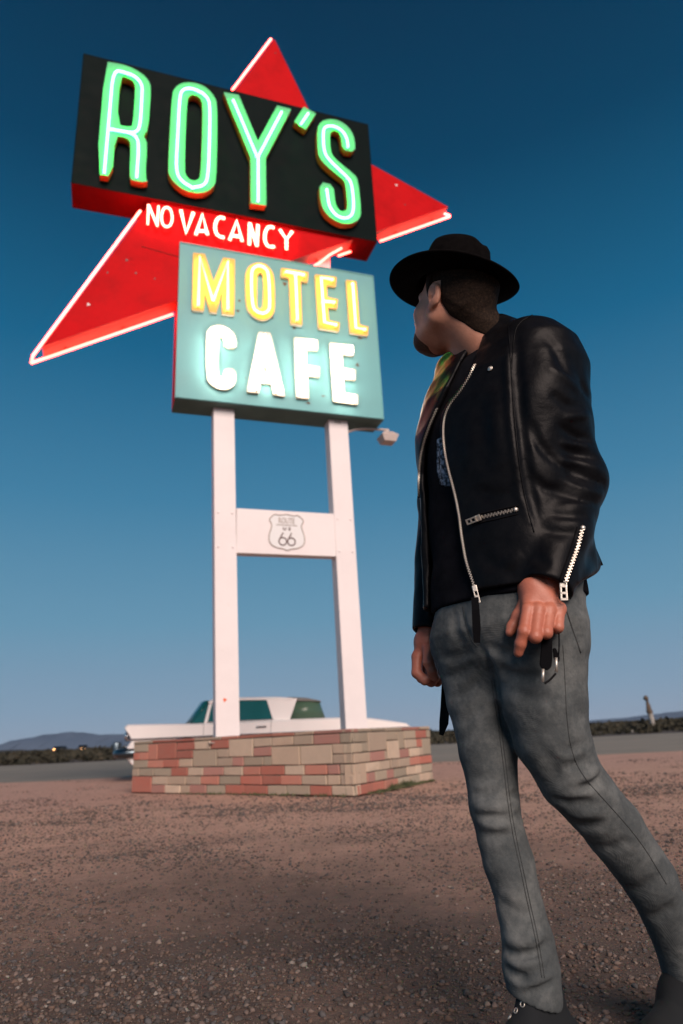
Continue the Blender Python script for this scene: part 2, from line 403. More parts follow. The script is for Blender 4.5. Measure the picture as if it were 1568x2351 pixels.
ridge('hill', 60, 420, 260, prof([(0, 1.0), (.25, 1.4), (.55, 2.6), (1, 5)], .1, 20, 5), 80, HILL, 120, -.3)
# desert scrub: a ground cover of small bushes
def scrub(N):
    P = []; 
    y = 38 * (260 / 38) ** (rng.random(N) ** 1.0); x = (rng.random(N) * 2 - 1) * y * .62
    s = (.25 + .55 * rng.random(N)) * np.clip(y / 60, .8, 1.7)
    L = 26; u = rng.standard_normal((N, L, 3)); u /= np.linalg.norm(u, axis=-1, keepdims=True); u[..., 2] = np.abs(u[..., 2])
    c = u * (rng.random((N, L, 1)) ** .4) * s[:, None, None] * np.array([1, 1, .75]); c += np.stack([x, y, 0 * x], -1)[:, None, :]
    a = rng.standard_normal((N, L, 3)); b = rng.standard_normal((N, L, 3)); k = s[:, None, None] * .16
    a *= k; b *= k; V = np.stack([c - a, c + b, c + a, c - b], 2).reshape(-1, 3); V[:, 2] = np.maximum(V[:, 2], 0.0)
    return npmesh('scrub', V, np.arange(len(V)).reshape(-1, 4), False)
t = NT('scrub_leaf'); t.col(t.ramp(t.noise(.8, 4), [(.3, (.018, .02, .012)), (.6, (.045, .04, .025)), (.8, (.07, .05, .03))])).set(Roughness=.95); SCRUB = t.m
tag(link('scrub', scrub(2600), SCRUB), 'low dark desert scrub covering the plain beyond the road', 'scrub', kind='stuff')

# ------------------------------------------------------------------ weathered post, white rock, distant cars
px_ = onground(1499, 1676); wp = empty('weathered_post', px_)
tag(wp, 'weathered knobby wooden post with pale lower half beyond the road', 'post')
t = NT('old_wood'); t.col(t.ramp(t.noise(6, 6), [(.3, (.07, .05, .035)), (.7, (.16, .115, .08))])).set(Roughness=.9); t.bump(t.noise(20, 5), .8, .05); OLD = t.m
PALE = paint('flaking_white', (.34, .32, .29), .8, .5, 3)
sc_ = px_.y / 50
b = MB(); b.tube(chaikin([(.04, 0, 0), (.03, 0, .35), (.06, .02, .8), (.0, 0, 1.15)], 2), [.17] * 14, 9)
for v in b.bm.verts: v.co += Vector([noise.noise(v.co * 4 + Vector((k, 0, 0))) * .07 for k in (0, 9, 17)])
b.build('pale_base', PALE, wp, True)
b = MB(); b.tube(chaikin([(.0, 0, 1.12), (-.02, 0, 1.5), (-.05, .03, 1.8), (-.05, 0, 2.0)], 2), [.2, .21, .2, .19, .18, .16, .14, .12, .11, .10, .10, .09, .09, .08], 9)
b.tube([(.05, 0, 1.3), (.09, .02, 1.6), (.02, 0, 1.9)], [.1, .08, .03], 7); b.ico((-.07, 0, 2.12), (.17, .15, .19), 2, .5, 3)
for v in b.bm.verts: v.co += Vector([noise.noise(v.co * 5 + Vector((k, 0, 0))) * .06 for k in (0, 9, 17)])
b.build('trunk', OLD, wp, True); wp.scale = (sc_,) * 3
p = onground(1455, 1682); b = MB(); b.ico(p + Vector((0, 0, .08)), (.16, .12, .11), 2, .5, 4)
tag(b.build('white_rock', paint('chalk_rock', (.45, .43, .40), .9), None, True), 'small white rock at the edge of the dark scrub', 'rock')
GLOWLAMP = emis('headlight_glow', (1, .42, .10), 9)
DKCAR = paint('dusty_dark_paint', (.05, .045, .04), .5)
t = NT('dark_glass'); t.col((.01, .013, .015)).set(Roughness=.08); DGLASS = t.m; t = NT('rubber'); t.col((.015, .015, .015)).set(Roughness=.8); RUBBER = t.m
def far_car(X, Y, d, yaw, lights, label):
    q = at(X, Y, d); r = empty('distant_car', (q.x, q.y, 0), yaw); tag(r, label, 'car')
    b = MB(); b.poly([Vector((-.9, 0, .35)), Vector((-.9, 0, .95)), Vector((-.9, 1.3, 1.05)), Vector((-.9, 4.5, 1.0)), Vector((-.9, 4.6, .4))], Vector((1.8, 0, 0))); b.build('body', DKCAR, r)
    b = MB(); b.poly([Vector((-.78, 1.3, 1.06)), Vector((-.78, 2.0, 1.5)), Vector((-.78, 3.6, 1.5)), Vector((-.78, 4.3, 1.02))], Vector((1.56, 0, 0))); b.build('cabin', DGLASS, r)
    for x in (-.8, .8):
        for y in (.9, 3.7):
            b = MB(); b.lathe([(.05, -.1), (.33, -.1), (.35, 0), (.33, .1), (.05, .1)], Matrix.Translation((x, y, .35)) @ Matrix.Rotation(pi / 2, 4, 'Y'), 14); b.build('wheel', RUBBER, r)
    for x in lights:
        b = MB(); b.lathe([(.02, -.03), (.11, -.03), (.12, 0), (.07, .03), (.01, .04)], Matrix.Translation((x, -.03, q.z)) @ Matrix.Rotation(pi / 2, 4, 'X'), 14); b.build('headlight', GLOWLAMP, r)
far_car(124, 1720.5, 135, .0, (-.0,), 'distant dark car on the plain showing a single glowing headlight')
far_car(190, 1719.5, 135, .35, (-.22, .3), 'distant dark car with two close glowing headlights, nearer the white car')
# thin evening air over the plain
hb = MB(); hb.box((0, 6500, 650), (24000, 13800, 1306)); hz = hb.build('haze')
hm = bpy.data.materials.new('evening_air'); hm.use_nodes = True; ht = hm.node_tree; ht.nodes.remove(ht.nodes['Principled BSDF'])
pv = ht.nodes.new('ShaderNodeVolumePrincipled'); pv.inputs['Color'].default_value = (.55, .70, .95, 1); pv.inputs['Density'].default_value = 1.6e-5; pv.inputs['Anisotropy'].default_value = .1
ht.links.new(pv.outputs[0], ht.nodes['Material Output'].inputs['Volume']); hz.data.materials.append(hm); tag(hz, kind='stuff')
# ------------------------------------------------------------------ motel sign
YAW = radians(19.3); U = Vector((cos(YAW), sin(YAW), 0)); NRM = Vector((sin(YAW), -cos(YAW), 0))
P0 = at(523, 1683, 9.15); P0.z = 0
def on(X, Y, off=0.0):
    """traced point -> (s, z) on the plane of the boards, off metres behind their front"""
    r = ray(X, Y); o = P0 - NRM * off; t_ = (o - CP).dot(NRM) / r.dot(NRM); q = CP + r * t_
    return ((q - P0).dot(U), q.z)
def W(s, z, off=0.0): return Vector((s, off, z))          # sign local: x along the board, y behind, z up
sign = empty('motel_sign', P0, YAW)
tag(sign, 'tall neon motel sign on two white posts with black, red and teal boards', 'sign')
BLACKP = paint('black_enamel', (.002, .007, .007), .5, .4, 2, bump=.1, dirt=(.004, .008, .008), spec=.03); REDP = paint('red_enamel', (.56, .009, .012), .5, .25, 1.6, dirt=(.20, .008, .01), spec=.015)
TEAL = paint('teal_enamel', (.16, .40, .41), .5, .12, 1.2, dirt=(.13, .25, .24)); WHITEP = paint('white_paint', (.80, .74, .73), .55, .07, 1.5, dirt=(.55, .48, .42))
ORANGE = paint('orange_return', (.75, .12, .03), .5, .15); GREENF = paint('green_face', (.16, .60, .30), .6, .10, 4, spec=.05); YELF = paint('yellow_face', (.85, .52, .15), .6, .12, 4, spec=.05)
CREAMF = paint('cream_face', (.80, .68, .55), .5, .1, 4); CLIP = paint('glass_clip', (.25, .22, .15), .5)
TG = emis('green_neon', (.06, 1, .14), 21.0); TR = emis('red_neon', (1, .09, .055), 22.0); TRW = emis('warm_neon', (1, .15, .10), 13.0); TY = emis('yellow_neon', (1, .52, .095), 12.0); TW = emis('white_neon', (1, .90, .76), 20.0)
TRE = emis('red_neon_edge', (1, .055, .038), 21.0)

z1 = lambda P: [((250 + x * .4464) / 1.7423, (150 + y * .4464) / 1.7423) for x, y in P]
z2 = lambda P: [((850 + x * .4464) / 1.7423, (250 + y * .4464) / 1.7423) for x, y in P]
z3 = lambda P: [((500 + x * .4783) / 1.7423, (750 + y * .4783) / 1.7423) for x, y in P]
z4 = lambda P: [((700 + x * .5102) / 1.7423, (980 + y * .5102) / 1.7423) for x, y in P]
z5 = lambda P: [((780 + x * .4847) / 1.7423, (1280 + y * .4847) / 1.7423) for x, y in P]
def board(name, corners, depth, mat, side=None):
    pts = [on(*c) for c in corners]; s0 = (pts[0][0] + pts[3][0]) / 2; s1 = (pts[1][0] + pts[2][0]) / 2; zt = (pts[0][1] + pts[1][1]) / 2; zb = (pts[2][1] + pts[3][1]) / 2
    b = MB(); b.box(((s0 + s1) / 2, depth / 2, (zt + zb) / 2), (s1 - s0, depth, zt - zb), bevel=.012)
    return b.build(name, mat, sign), (s0, s1, zb, zt)
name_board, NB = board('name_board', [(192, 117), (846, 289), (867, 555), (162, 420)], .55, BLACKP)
name_board.data.materials.append(paint('neon_tinted_underside', (.20, .006, .008), .5, .2, spec=.02))  # red neon glow on the board's underside is put into its colour
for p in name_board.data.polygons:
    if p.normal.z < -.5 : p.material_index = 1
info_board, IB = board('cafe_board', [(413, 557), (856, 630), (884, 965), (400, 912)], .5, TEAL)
t = NT('shaded_underside'); t.col(t.ramp(t.noise(2, 5), [(.3, (.05, .10, .09)), (.7, (.10, .17, .15))])).set(Roughness=.6); info_board.data.materials.append(t.m); info_board.data.materials.append(REDP)
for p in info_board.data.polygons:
    if p.normal.z < -.5: p.material_index = 1  # underside darker than the teal front: shade put into its colour
    if p.normal.x < -.5: p.material_index = 2  # left side coloured red for the neon light falling on it
# thin edge frame, bolts and stains
b = MB()
for (s0, s1, zb, zt), e in ((IB, .014),):
    for zz in (zt - .02, zb + .02): b.box(((s0 + s1) / 2, -.004, zz), (s1 - s0 - .03, .012, .018))
    for ss in (s0 + .02, s1 - .02): b.box((ss, -.004, (zt + zb) / 2), (.018, .012, zt - zb - .08))
b.build('edge_trim', TEAL, info_board)
def letter(outline, mat, parent, off, holes=(), soft=2, side=None, closed_soft=True, depth=None):
    """a raised channel letter: face at off (negative = in front of the board)"""
    cv = lambda L: [W(*on(x, y, off), off) for x, y in L]
    o = cv(outline); hs = [cv(h) for h in holes]
    if soft: o = chaikin(o, soft, True); hs = [chaikin(h, soft, True) for h in hs]
    b = MB(); b.poly(o, Vector((0, -off - .002 if depth is None else depth, 0)), hs)
    ob = b.build('channel_letter', [mat, side or mat], parent)
    for p in ob.data.polygons: p.material_index = 0 if abs(p.normal.y) > .7 else 1
    return ob
def corner(P, k=.14):
    """keep corners fairly crisp under smoothing"""
    out = []; n = len(P)
    for i in range(n):
        a, b_, c = Vector(P[i - 1]), Vector(P[i]), Vector(P[(i + 1) % n]); out += [tuple(b_.lerp(a, min(k, 6 / max(6, (b_ - a).length)))), tuple(b_), tuple(b_.lerp(c, min(k, 6 / max(6, (c - b_).length))))]
    return out
def neon(strokes, mat, parent, off, r, name='neon_tube', closed=False, soft=2, foff=None, dbl=0):
    o = None
    for S in strokes:
        pts = [W(*on(x, y, off), off) for x, y in S]
        for sg in ((-1, 1) if dbl else (0,)):
            P = pts
            if dbl:
                P = []
                for i, p in enumerate(pts):
                    a = pts[max(0, i - 1)]; c = pts[min(len(pts) - 1, i + 1)]; d = (c - a).normalized(); P.append(p + Vector((-d.z, 0, d.x)) * dbl * sg)
            P = chaikin(P, soft, closed) if len(P) > 3 or closed else P
            if not closed and foff is not None:    # tube ends bend back into the board
                d0 = Vector((0, 1, 0)) * (foff - off) * .9
                P = [P[0] + d0] + P + [P[-1] + d0]
            b = MB(); b.tube(P, r, 8, closed); o = b.build(name, mat, parent, True)
            for q in (P[1], P[-2]) if not closed and len(P) > 3 and sg < 1 else ():
                cl = MB(); cl.box((q.x, (off + (foff or 0)) / 2 + .012, q.z - .012), (.02, abs((foff or 0) - off) , .02)); cl.build('tube_support', CLIP, parent)
    return o
FO = -.13; TO = -.17
R_out = [(385, 215), (470, 228), (580, 252), (670, 295), (745, 350), (783, 405), (793, 460), (768, 830), (722, 878), (750, 920), (758, 970), (742, 1250), (768, 1300), (620, 1282), (600, 1240), (612, 960), (598, 918), (560, 893), (472, 882), (445, 1248), (300, 1225)]
R_in = [(517, 345), (590, 362), (642, 395), (655, 440), (632, 780), (605, 803), (488, 780)]
O_out = [(980, 520), (1005, 450), (1060, 410), (1130, 400), (1220, 412), (1300, 455), (1360, 525), (1390, 600), (1380, 1280), (1350, 1345), (1280, 1388), (1190, 1395), (1090, 1368), (1005, 1305), (955, 1235), (946, 1170)]
O_in = [(1115, 560), (1140, 515), (1190, 512), (1240, 545), (1260, 610), (1240, 1240), (1215, 1278), (1160, 1285), (1108, 1245), (1092, 1180)]
Y_out = [(100, 266), (235, 290), (407, 705), (580, 385), (706, 418), (478, 855), (482, 1282), (342, 1262), (340, 850)]
A_out = [(820, 395), (928, 458), (835, 602), (732, 530)]
S_out = [(1280, 803), (1275, 690), (1245, 610), (1185, 548), (1110, 512), (1035, 506), (970, 530), (938, 590), (942, 810), (975, 880), (1060, 960), (1170, 1045), (1192, 1085), (1212, 1290), (1195, 1330), (1150, 1335), (1112, 1295), (1098, 1250), (1085, 1098), (958, 1068), (968, 1255), (1005, 1340), (1080, 1408), (1170, 1445), (1255, 1442), (1315, 1405), (1334, 1335), (1305, 1055), (1275, 1005), (1130, 890), (1080, 840), (1058, 790), (1050, 640), (1072, 608), (1115, 612), (1150, 650), (1165, 785)]
letter(z1(R_out), GREENF, name_board, FO, [z1(R_in)], 1, ORANGE); letter(z1(O_out), GREENF, name_board, FO, [z1(O_in)], 2, ORANGE)
letter(corner(z2(Y_out)), GREENF, name_board, FO, (), 1, ORANGE); letter(corner(z2(A_out)), GREENF, name_board, FO, (), 1, ORANGE); letter(z2(S_out), GREENF, name_board, FO, (), 1, ORANGE)
GR = .0175
neon([z1([(560, 312), (455, 290), (425, 640), (375, 1205)]), z1([(572, 318), (650, 345), (715, 420), (712, 520), (697, 800), (655, 852), (600, 852), (425, 820)]), z1([(600, 850), (660, 885), (685, 960), (665, 1245)])], TG, name_board, TO, GR, foff=FO, soft=2)
neon([z1([(1225, 482), (1150, 452), (1070, 465), (1048, 560), (1032, 900), (1015, 1190), (1060, 1285), (1165, 1345)]), z1([(1242, 488), (1305, 545), (1322, 620), (1318, 900), (1305, 1270), (1260, 1330), (1172, 1342)])], TG, name_board, TO, GR, foff=FO)
neon([z2([(185, 335), (395, 835)]), z2([(620, 442), (412, 838)]), z2([(409, 850), (410, 1238)])], TG, name_board, TO, GR, foff=FO)
neon([z2([(858, 455), (795, 550)])], TG, name_board, TO, GR, foff=FO)
neon([z2([(1215, 752), (1205, 680), (1160, 605), (1080, 565), (1000, 575), (990, 660), (1000, 800), (1040, 870), (1212, 1032)]), z2([(1225, 1045), (1252, 1110), (1270, 1330), (1220, 1400), (1120, 1385), (1050, 1300), (1036, 1230), (1025, 1135)])], TG, name_board, TO, GR, foff=FO)

# red arrow behind the boards
SO = .06; ST = .30
star_px = [(630, 90), (740, 315), (1029, 475), (97, 795)]
sp = [W(*on(x, y, SO), SO) for x, y in star_px]
b = MB(); b.poly(sp, Vector((0, ST, 0))); arrow = b.build('red_arrow', [REDP, paint('neon_lit_return', (.85, .22, .17), .5, .15)], sign)  # returns paler than the red face: neon glow put into their colour
for p in arrow.data.polygons:
    if abs(p.normal.y) < .5: p.material_index = 1
def offset_edge(a, c, m): 
    d = (c - a).normalized(); return Vector((-d.z, 0, d.x)) * m
TD = SO + ST * .75
top, vtx, rt, lt = [Vector((p.x, TD, p.z)) for p in sp]
# tubes follow the outline a hand's width outside it, carried on short stand-offs
nl = offset_edge(lt, top, .075); nb = offset_edge(rt, lt, .075)
def hit(p, d, q, e):
    den = d.x * e.z - d.z * e.x; t_ = ((q.x - p.x) * e.z - (q.z - p.z) * e.x) / den; return p + d * t_
tipL = hit(top + nl, (lt - top), rt + nb, (lt - rt)); tipL = lt + (tipL - lt) * .82
b = MB()
TDL = Vector((0, -.16, 0)); e1 = top + nl + (top - lt).normalized() * .04 + TDL
b.tube([e1 + Vector((0, -.0, 0)), hit(top + nl, lt - top, W(*on(537, 209, TD - .16), TD - .16), nl) + TDL], .021, 8)
tl2 = top + nl
pA = W(*on(322, 484, TD - .16), TD - .16); d_ = (lt - top).normalized(); k0 = (pA - tl2).dot(d_)
b.build('neon_tube', TRE, arrow, True); b = MB(); b.tube([tl2 + d_ * k0 + TDL, tipL + Vector((.03, 0, .03)) + TDL, tipL + Vector((.0, 0, .0))], .021, 8)
b.build('neon_tube', TRE, arrow, True)
rtt = rt + nb + (rt - lt).normalized() * .13; db = (lt - rt).normalized()
def onb(X, Y): 
    q = W(*on(X, Y, TD), TD); return rt + nb + db * ((q - rt).dot(db))
b = MB()
b.tube([rt + Vector((-.06, 0, .06)), rtt + Vector((.0, 0, .02)), rtt, onb(872, 553)], .021, 8)
b.build('neon_tube', TRE, arrow, True); b = MB(); b.tube([onb(803, 575), onb(777, 588)], .021, 8); b.build('neon_tube', TRE, arrow, True); b = MB()
b.tube([onb(768, 568) + Vector((0, -.12, .06)), onb(742, 580) + Vector((0, -.08, .03)), onb(728, 590), onb(716, 606) + Vector((0, .0, -.04))], .021, 8)
b.build('neon_tube', TRE, arrow, True); b = MB(); b.tube([onb(392, 714), tipL], .021, 8)
b.build('neon_tube', TRE, arrow, True)
for k in np.linspace(.04, .96, 9):
    for a_, c_, n_ in ((top, lt, nl), (rt, lt, nb)):
        b = MB(); q = a_.lerp(c_, k); b.box(q + n_ * .5, (.03, .03, .05)); b.build('tube_support', CLIP, arrow)
# NO VACANCY
VO = SO - .10
neon([z3([(190, 308), (196, 145)]), z3([(200, 150), (270, 322)]), z3([(270, 322), (280, 158)]), z3([(350, 165), (320, 175), (303, 240), (312, 310), (350, 335), (388, 310), (398, 240), (380, 180), (350, 165)])], TRW, arrow, VO, .017)
neon([z3([(468, 190), (510, 385), (572, 210)]), z3([(592, 395), (648, 222), (690, 395)]), z3([(612, 362), (680, 366)]), z3([(835, 262), (800, 247), (768, 265), (750, 325), (762, 390), (800, 415), (830, 418)]),
      z3([(875, 440), (935, 277), (980, 450)]), z3([(895, 402), (965, 412)]), z3([(1040, 480), (1043, 298)]), z3([(1043, 298), (1103, 490)]), z3([(1103, 490), (1112, 312)]), z3([(1248, 340), (1215, 325), (1182, 345), (1165, 415), (1180, 480), (1215, 498), (1250, 494)]),
      z3([(1295, 352), (1350, 435), (1398, 368)]), z3([(1350, 435), (1350, 518)])], TRW, arrow, VO, .0135, dbl=.0135, soft=1)

# MOTEL and CAFE
MO = -.05; MT = -.10
M_out = [(142, 60), (235, 70), (302, 285), (378, 97), (470, 110), (465, 553), (370, 540), (364, 380), (325, 532), (275, 525), (237, 385), (225, 518), (132, 508)]
Oo = [(549, 240), (565, 185), (600, 148), (655, 136), (710, 146), (755, 190), (780, 255), (786, 490), (770, 550), (720, 588), (660, 588), (600, 550), (558, 485)]
Oi = [(643, 245), (655, 218), (680, 216), (696, 250), (692, 480), (672, 503), (650, 497), (641, 470)]
T_out = [(832, 178), (1048, 212), (1040, 290), (985, 282), (998, 630), (908, 618), (893, 258), (830, 248)]
E_out = [(1097, 230), (1268, 250), (1262, 325), (1190, 315), (1194, 408), (1278, 425), (1272, 497), (1198, 487), (1208, 590), (1293, 608), (1285, 680), (1125, 655)]
L_out = [(1340, 272), (1422, 283), (1448, 625), (1518, 640), (1512, 713), (1372, 690)]
for P, hs, sf in ((corner(z4(M_out)), (), 1), (z4(Oo), [z4(Oi)], 2), (corner(z4(T_out)), (), 1), (corner(z4(E_out)), (), 1), (corner(z4(L_out)), (), 1)):
    letter(P, YELF, info_board, MO, hs, sf, CREAMF)
YR = .02
for S, cl_ in (([[(183, 465), (195, 92), (298, 435), (301, 435), (415, 125), (415, 497)]], 0), ([[(597, 225), (615, 175), (665, 158), (715, 185), (735, 235), (745, 480), (730, 520), (690, 540), (640, 522), (605, 480)]], 1),
               ([[(870, 208), (1015, 233)], [(945, 228), (960, 582)]], 0), ([[(1240, 270), (1146, 255), (1172, 606), (1268, 625)], [(1160, 440), (1252, 448)]], 0), ([[(1393, 298), (1418, 650), (1495, 660)]], 0)):
    neon([z4(s_) for s_ in S], TY, info_board, MT, YR, closed=bool(cl_), foff=MO, soft=2 if cl_ else 0)
C_out = [(92, 120), (110, 72), (160, 42), (225, 40), (290, 75), (328, 118), (343, 165), (340, 235), (242, 220), (236, 152), (215, 130), (196, 150), (190, 440), (208, 472), (235, 470), (245, 395), (338, 405), (338, 500), (318, 548), (260, 576), (190, 567), (130, 530), (96, 480)]
Aa = [(525, 98), (622, 105), (745, 632), (650, 615), (628, 525), (545, 518), (527, 603), (428, 592)]; Ai = [(578, 345), (600, 430), (562, 430)]
Ff = [(820, 140), (1018, 165), (1015, 250), (920, 240), (922, 370), (1030, 385), (1028, 470), (930, 460), (942, 650), (838, 640)]
Ee = [(1112, 185), (1310, 210), (1310, 295), (1218, 280), (1221, 395), (1328, 408), (1325, 495), (1230, 485), (1234, 600), (1345, 615), (1345, 700), (1142, 672)]
letter(z5(C_out), CREAMF, info_board, MO, (), 1); letter(corner(z5(Aa)), CREAMF, info_board, MO, [z5(Ai)], 1); letter(corner(z5(Ff)), CREAMF, info_board, MO, (), 1); letter(corner(z5(Ee)), CREAMF, info_board, MO, (), 1)
for S in ([[(296, 200), (285, 130), (235, 85), (175, 82), (140, 120), (138, 300), (140, 450), (175, 510), (235, 525), (280, 500), (292, 440)]], [[(490, 550), (575, 140), (692, 578)], [(545, 468), (630, 478)]],
          [[(995, 192), (882, 175), (890, 600)], [(905, 412), (1000, 422)]], [[(1300, 238), (1165, 222), (1190, 640), (1320, 645)], [(1195, 438), (1300, 442)]]):
    neon([z5(s_) for s_ in S], TW, info_board, MT, .02, foff=MO, dbl=.036, soft=2 if len(S[0]) > 6 else 0)

# posts, crossbar, shield
PO = .16; PD = .24
def post(tl, tr, bl, br, top_z):
    a, b_, c, d = on(*tl, PO), on(*tr, PO), on(*bl, PO), on(*br, PO)
    w_ = ((b_[0] - a[0]) + (d[0] - c[0])) / 2; ct = ((a[0] + b_[0]) / 2, (a[1] + b_[1]) / 2); cb = ((c[0] + d[0]) / 2, (c[1] + d[1]) / 2)
    f = lambda z: ct[0] + (cb[0] - ct[0]) * (z - ct[1]) / (cb[1] - ct[1])
    m = MB(); vs_ = []
    bm = bmesh.new(); zb, zt = .05, top_z
    for z in (zb, zt):
        for dx, dy in ((-1, 0), (1, 0), (1, 1), (-1, 1)): vs_.append(bm.verts.new((f(z) + dx * w_ / 2, PO + dy * PD, z)))
    for q in ((0, 1, 5, 4), (1, 2, 6, 5), (2, 3, 7, 6), (3, 0, 4, 7), (0, 3, 2, 1), (4, 5, 6, 7)): bm.faces.new([vs_[k] for k in q])
    bmesh.ops.bevel(bm, geom=bm.edges[:], offset=.006, segments=2, affect='EDGES'); bmesh.ops.recalc_face_normals(bm, faces=bm.faces)
    m.add(bm); return m.build('post', WHITEP, sign), f, w_
FLT0 = paint('galvanised_steel', (.40, .36, .33), .5, .2, 8)
pl, fl_, wl_ = post((490, 935), (538, 935), (496, 1680), (550, 1683), IB[2] - .001)
pr, fr_, wr_ = post((754, 960), (798, 960), (795, 1672), (843, 1670), IB[2] - .001)
m = MB(); zz = (IB[3] + NB[2]) / 2; m.box((fr_(zz) - .04, PO + .2, zz), (.24, .1, NB[2] - IB[3] - .004)); m.build('neck_post', WHITEP, sign); m = MB(); m.box((fl_(zz) + .1, PO + .34, zz), (.24, .1, NB[2] - IB[3] - .004)); m.build('neck_post', WHITEP, sign)
a_ = on(538, 1165, PO); c_ = on(770, 1277, PO); d_ = on(768, 1180, PO)
bz0, bz1 = c_[1], (a_[1] + d_[1]) / 2; bs0 = fl_(bz0) + wl_ / 2 + .001; bs1 = fr_(bz0) - wr_ / 2 + .02 - .021
m = MB(); m.box(((bs0 + bs1) / 2, PO + .012 + .09, (bz0 + bz1) / 2), (bs1 - bs0, .18, bz1 - bz0), bevel=.004); bar = m.build('crossbar', WHITEP, sign)
z6 = lambda P: [((900 + x * .3189) / 1.7423, (2000 + y * .3189) / 1.7423) for x, y in P]
BO = PO + .011
SHW = paint('shield_white', (.74, .74, .74), .5, .05); SHG = paint('shield_grey', (.36, .30, .27), .6, .2, 6); SHD = paint('shield_dark', (.11, .055, .05), .6, .2, 6)
half = [(775, 180), (720, 190), (670, 193), (620, 175), (545, 245), (590, 300), (578, 360), (553, 430), (550, 510), (580, 565), (650, 600), (730, 612), (775, 638)]
# shield drawn in the crossbar's own plane, symmetric about its middle
hc = [W(*on(x, y, BO), 0) for x, y in z6(half)]; cx = (hc[0].x + hc[-1].x) / 2; half_m = [(p.x - cx, p.z) for p in hc]
for i in (0, -1): half_m[i] = (0, half_m[i][1])
dz = .0
ring = [Vector((cx + x, 0, z)) for x, z in half_m] + [Vector((cx - x, 0, z)) for x, z in half_m[-2:0:-1]]
ring = chaikin(ring, 2, True); out = [Vector((p.x, BO - .004, p.z)) for p in ring]
m = MB(); m.poly(out, Vector((0, .006, 0))); shield = m.build('shield_emblem', SHW, bar)
m = MB(); m.tube([Vector((p.x, BO - .005, p.z)) for p in ring], .008, 6, True)
zl = on(*z6([(590, 308)])[0], BO)[1]; xr = .16
m.tube([Vector((cx - xr, BO - .005, zl)), Vector((cx + xr, BO - .005, zl))], .006, 6); m.build('shield_border', SHG, bar)
def text(s, cx_, cz, h, y, mat, parent, name, sp=1.0, bold=0.0, wid=None, M=None):
    cu = bpy.data.curves.new('t', 'FONT'); cu.body = s; cu.align_x = 'CENTER'; cu.size = 1; cu.extrude = .004 / h; cu.offset = bold; cu.space_character = sp
    to = bpy.data.objects.new('t', cu); COL.objects.link(to); dg = bpy.context.evaluated_depsgraph_get(); me = bpy.data.meshes.new_from_object(to.evaluated_get(dg)); bpy.data.objects.remove(to)
    co_ = np.array([v.co[:] for v in me.vertices]); lo, hi = co_.min(0), co_.max(0); k = h / (hi[1] - lo[1]); kx = (wid / (hi[0] - lo[0])) if wid else k
    for v in me.vertices:
        x, yy, z = v.co; v.co = Vector(((x - (lo[0] + hi[0]) / 2) * kx + cx_, y - z * k, (yy - (lo[1] + hi[1]) / 2) * k + cz))
    return link(name, me, mat, parent)
def zat(Y): return on(*z6([(775, Y)])[0], BO)[1]
text('ROUTE', cx, zat(262), zat(228) - zat(298), BO - .006, SHG, bar, 'lettering', 1.05, .0, .24)
text('U S', cx, zat(362), zat(343) - zat(381), BO - .006, SHD, bar, 'lettering', 1.1, .02, .115)
# the two sixes: ring and rising stroke
m = MB()
for sx in (-1, 1):
    c0 = Vector((cx + sx * .065, BO - .008, zat(522))); r0 = (zat(475) - zat(570)) / 2
    m.tube([c0 + Vector((r0 * cos(a), 0, r0 * sin(a))) for a in np.linspace(0, 2 * pi, 21)[:-1]], .0085, 6, True)
    m.tube([c0 + Vector((-r0 * .97, 0, r0 * .15)), c0 + Vector((-r0 * .55, 0, r0 * 1.1)), c0 + Vector((r0 * .12, 0, zat(415) - c0.z))], .0085, 6)
m.build('route_number', SHD, bar)
# rust spots, bolts and a seam on the painted sheets
t = NT('rust'); t.col(t.ramp(t.noise(30, 5), [(.3, (.06, .03, .015)), (.7, (.20, .10, .045))])).set(Roughness=.9); RUST = t.m
def spot(X, Y, off, r, mat, parent, name='rust_spot', el=1.0):
    c = W(*on(X, Y, off), off); m = MB(); pts = []
    for k in range(11):
        a = 2 * pi * k / 11; rr_ = r * (1 + .35 * sin(3 * a + X)); pts.append(c + Vector((rr_ * cos(a) * el, -.0025, rr_ * sin(a))))
    m.poly(pts, Vector((0, .004, 0))); return m.build(name, mat, parent)
for X, Y, r, e in z4([]) or [(860, 305, .035, .9), (505, 437, .02, 1), (935, 652, .025, 1), (1448, 731, .022, 1.8), (492, 517, .018, 1.6), (765, 575, .016, 1)]:
    q_ = z4([(X, Y)])[0]; spot(q_[0], q_[1], 0, r, RUST, info_board, el=e)
for X, Y, r, e in ((1340, 371, .03, .9), (935, 686, .018, 1.8), (1060, 628, .012, 3), (818, 66, .02, 1.2), (420, 480, .01, .8)):
    q_ = z5([(X, Y)])[0]; spot(q_[0], q_[1], 0, r, RUST, info_board, el=e)
HOLE = NT('screw_hole').col((.03, .004, .004)).m
for X, Y, r in ((291, 597, .02), (312, 627, .016), (247, 626, .014), (262, 560, .012), (632, 122, .012), (355, 640, .012), (930, 470, .013)): spot(X, Y, SO, r, HOLE, arrow, 'screw_hole')
for X, Y in ((203, 699), (910, 425)): spot(X, Y, SO, .022, WHITEP, arrow, 'paint_chip')
m = MB(); q1_, q2_ = W(*on(325, 566, SO), SO), W(*on(410, 590, SO), SO); m.tube([q1_, q2_], .006, 5); m.build('sheet_seam', HOLE, arrow)
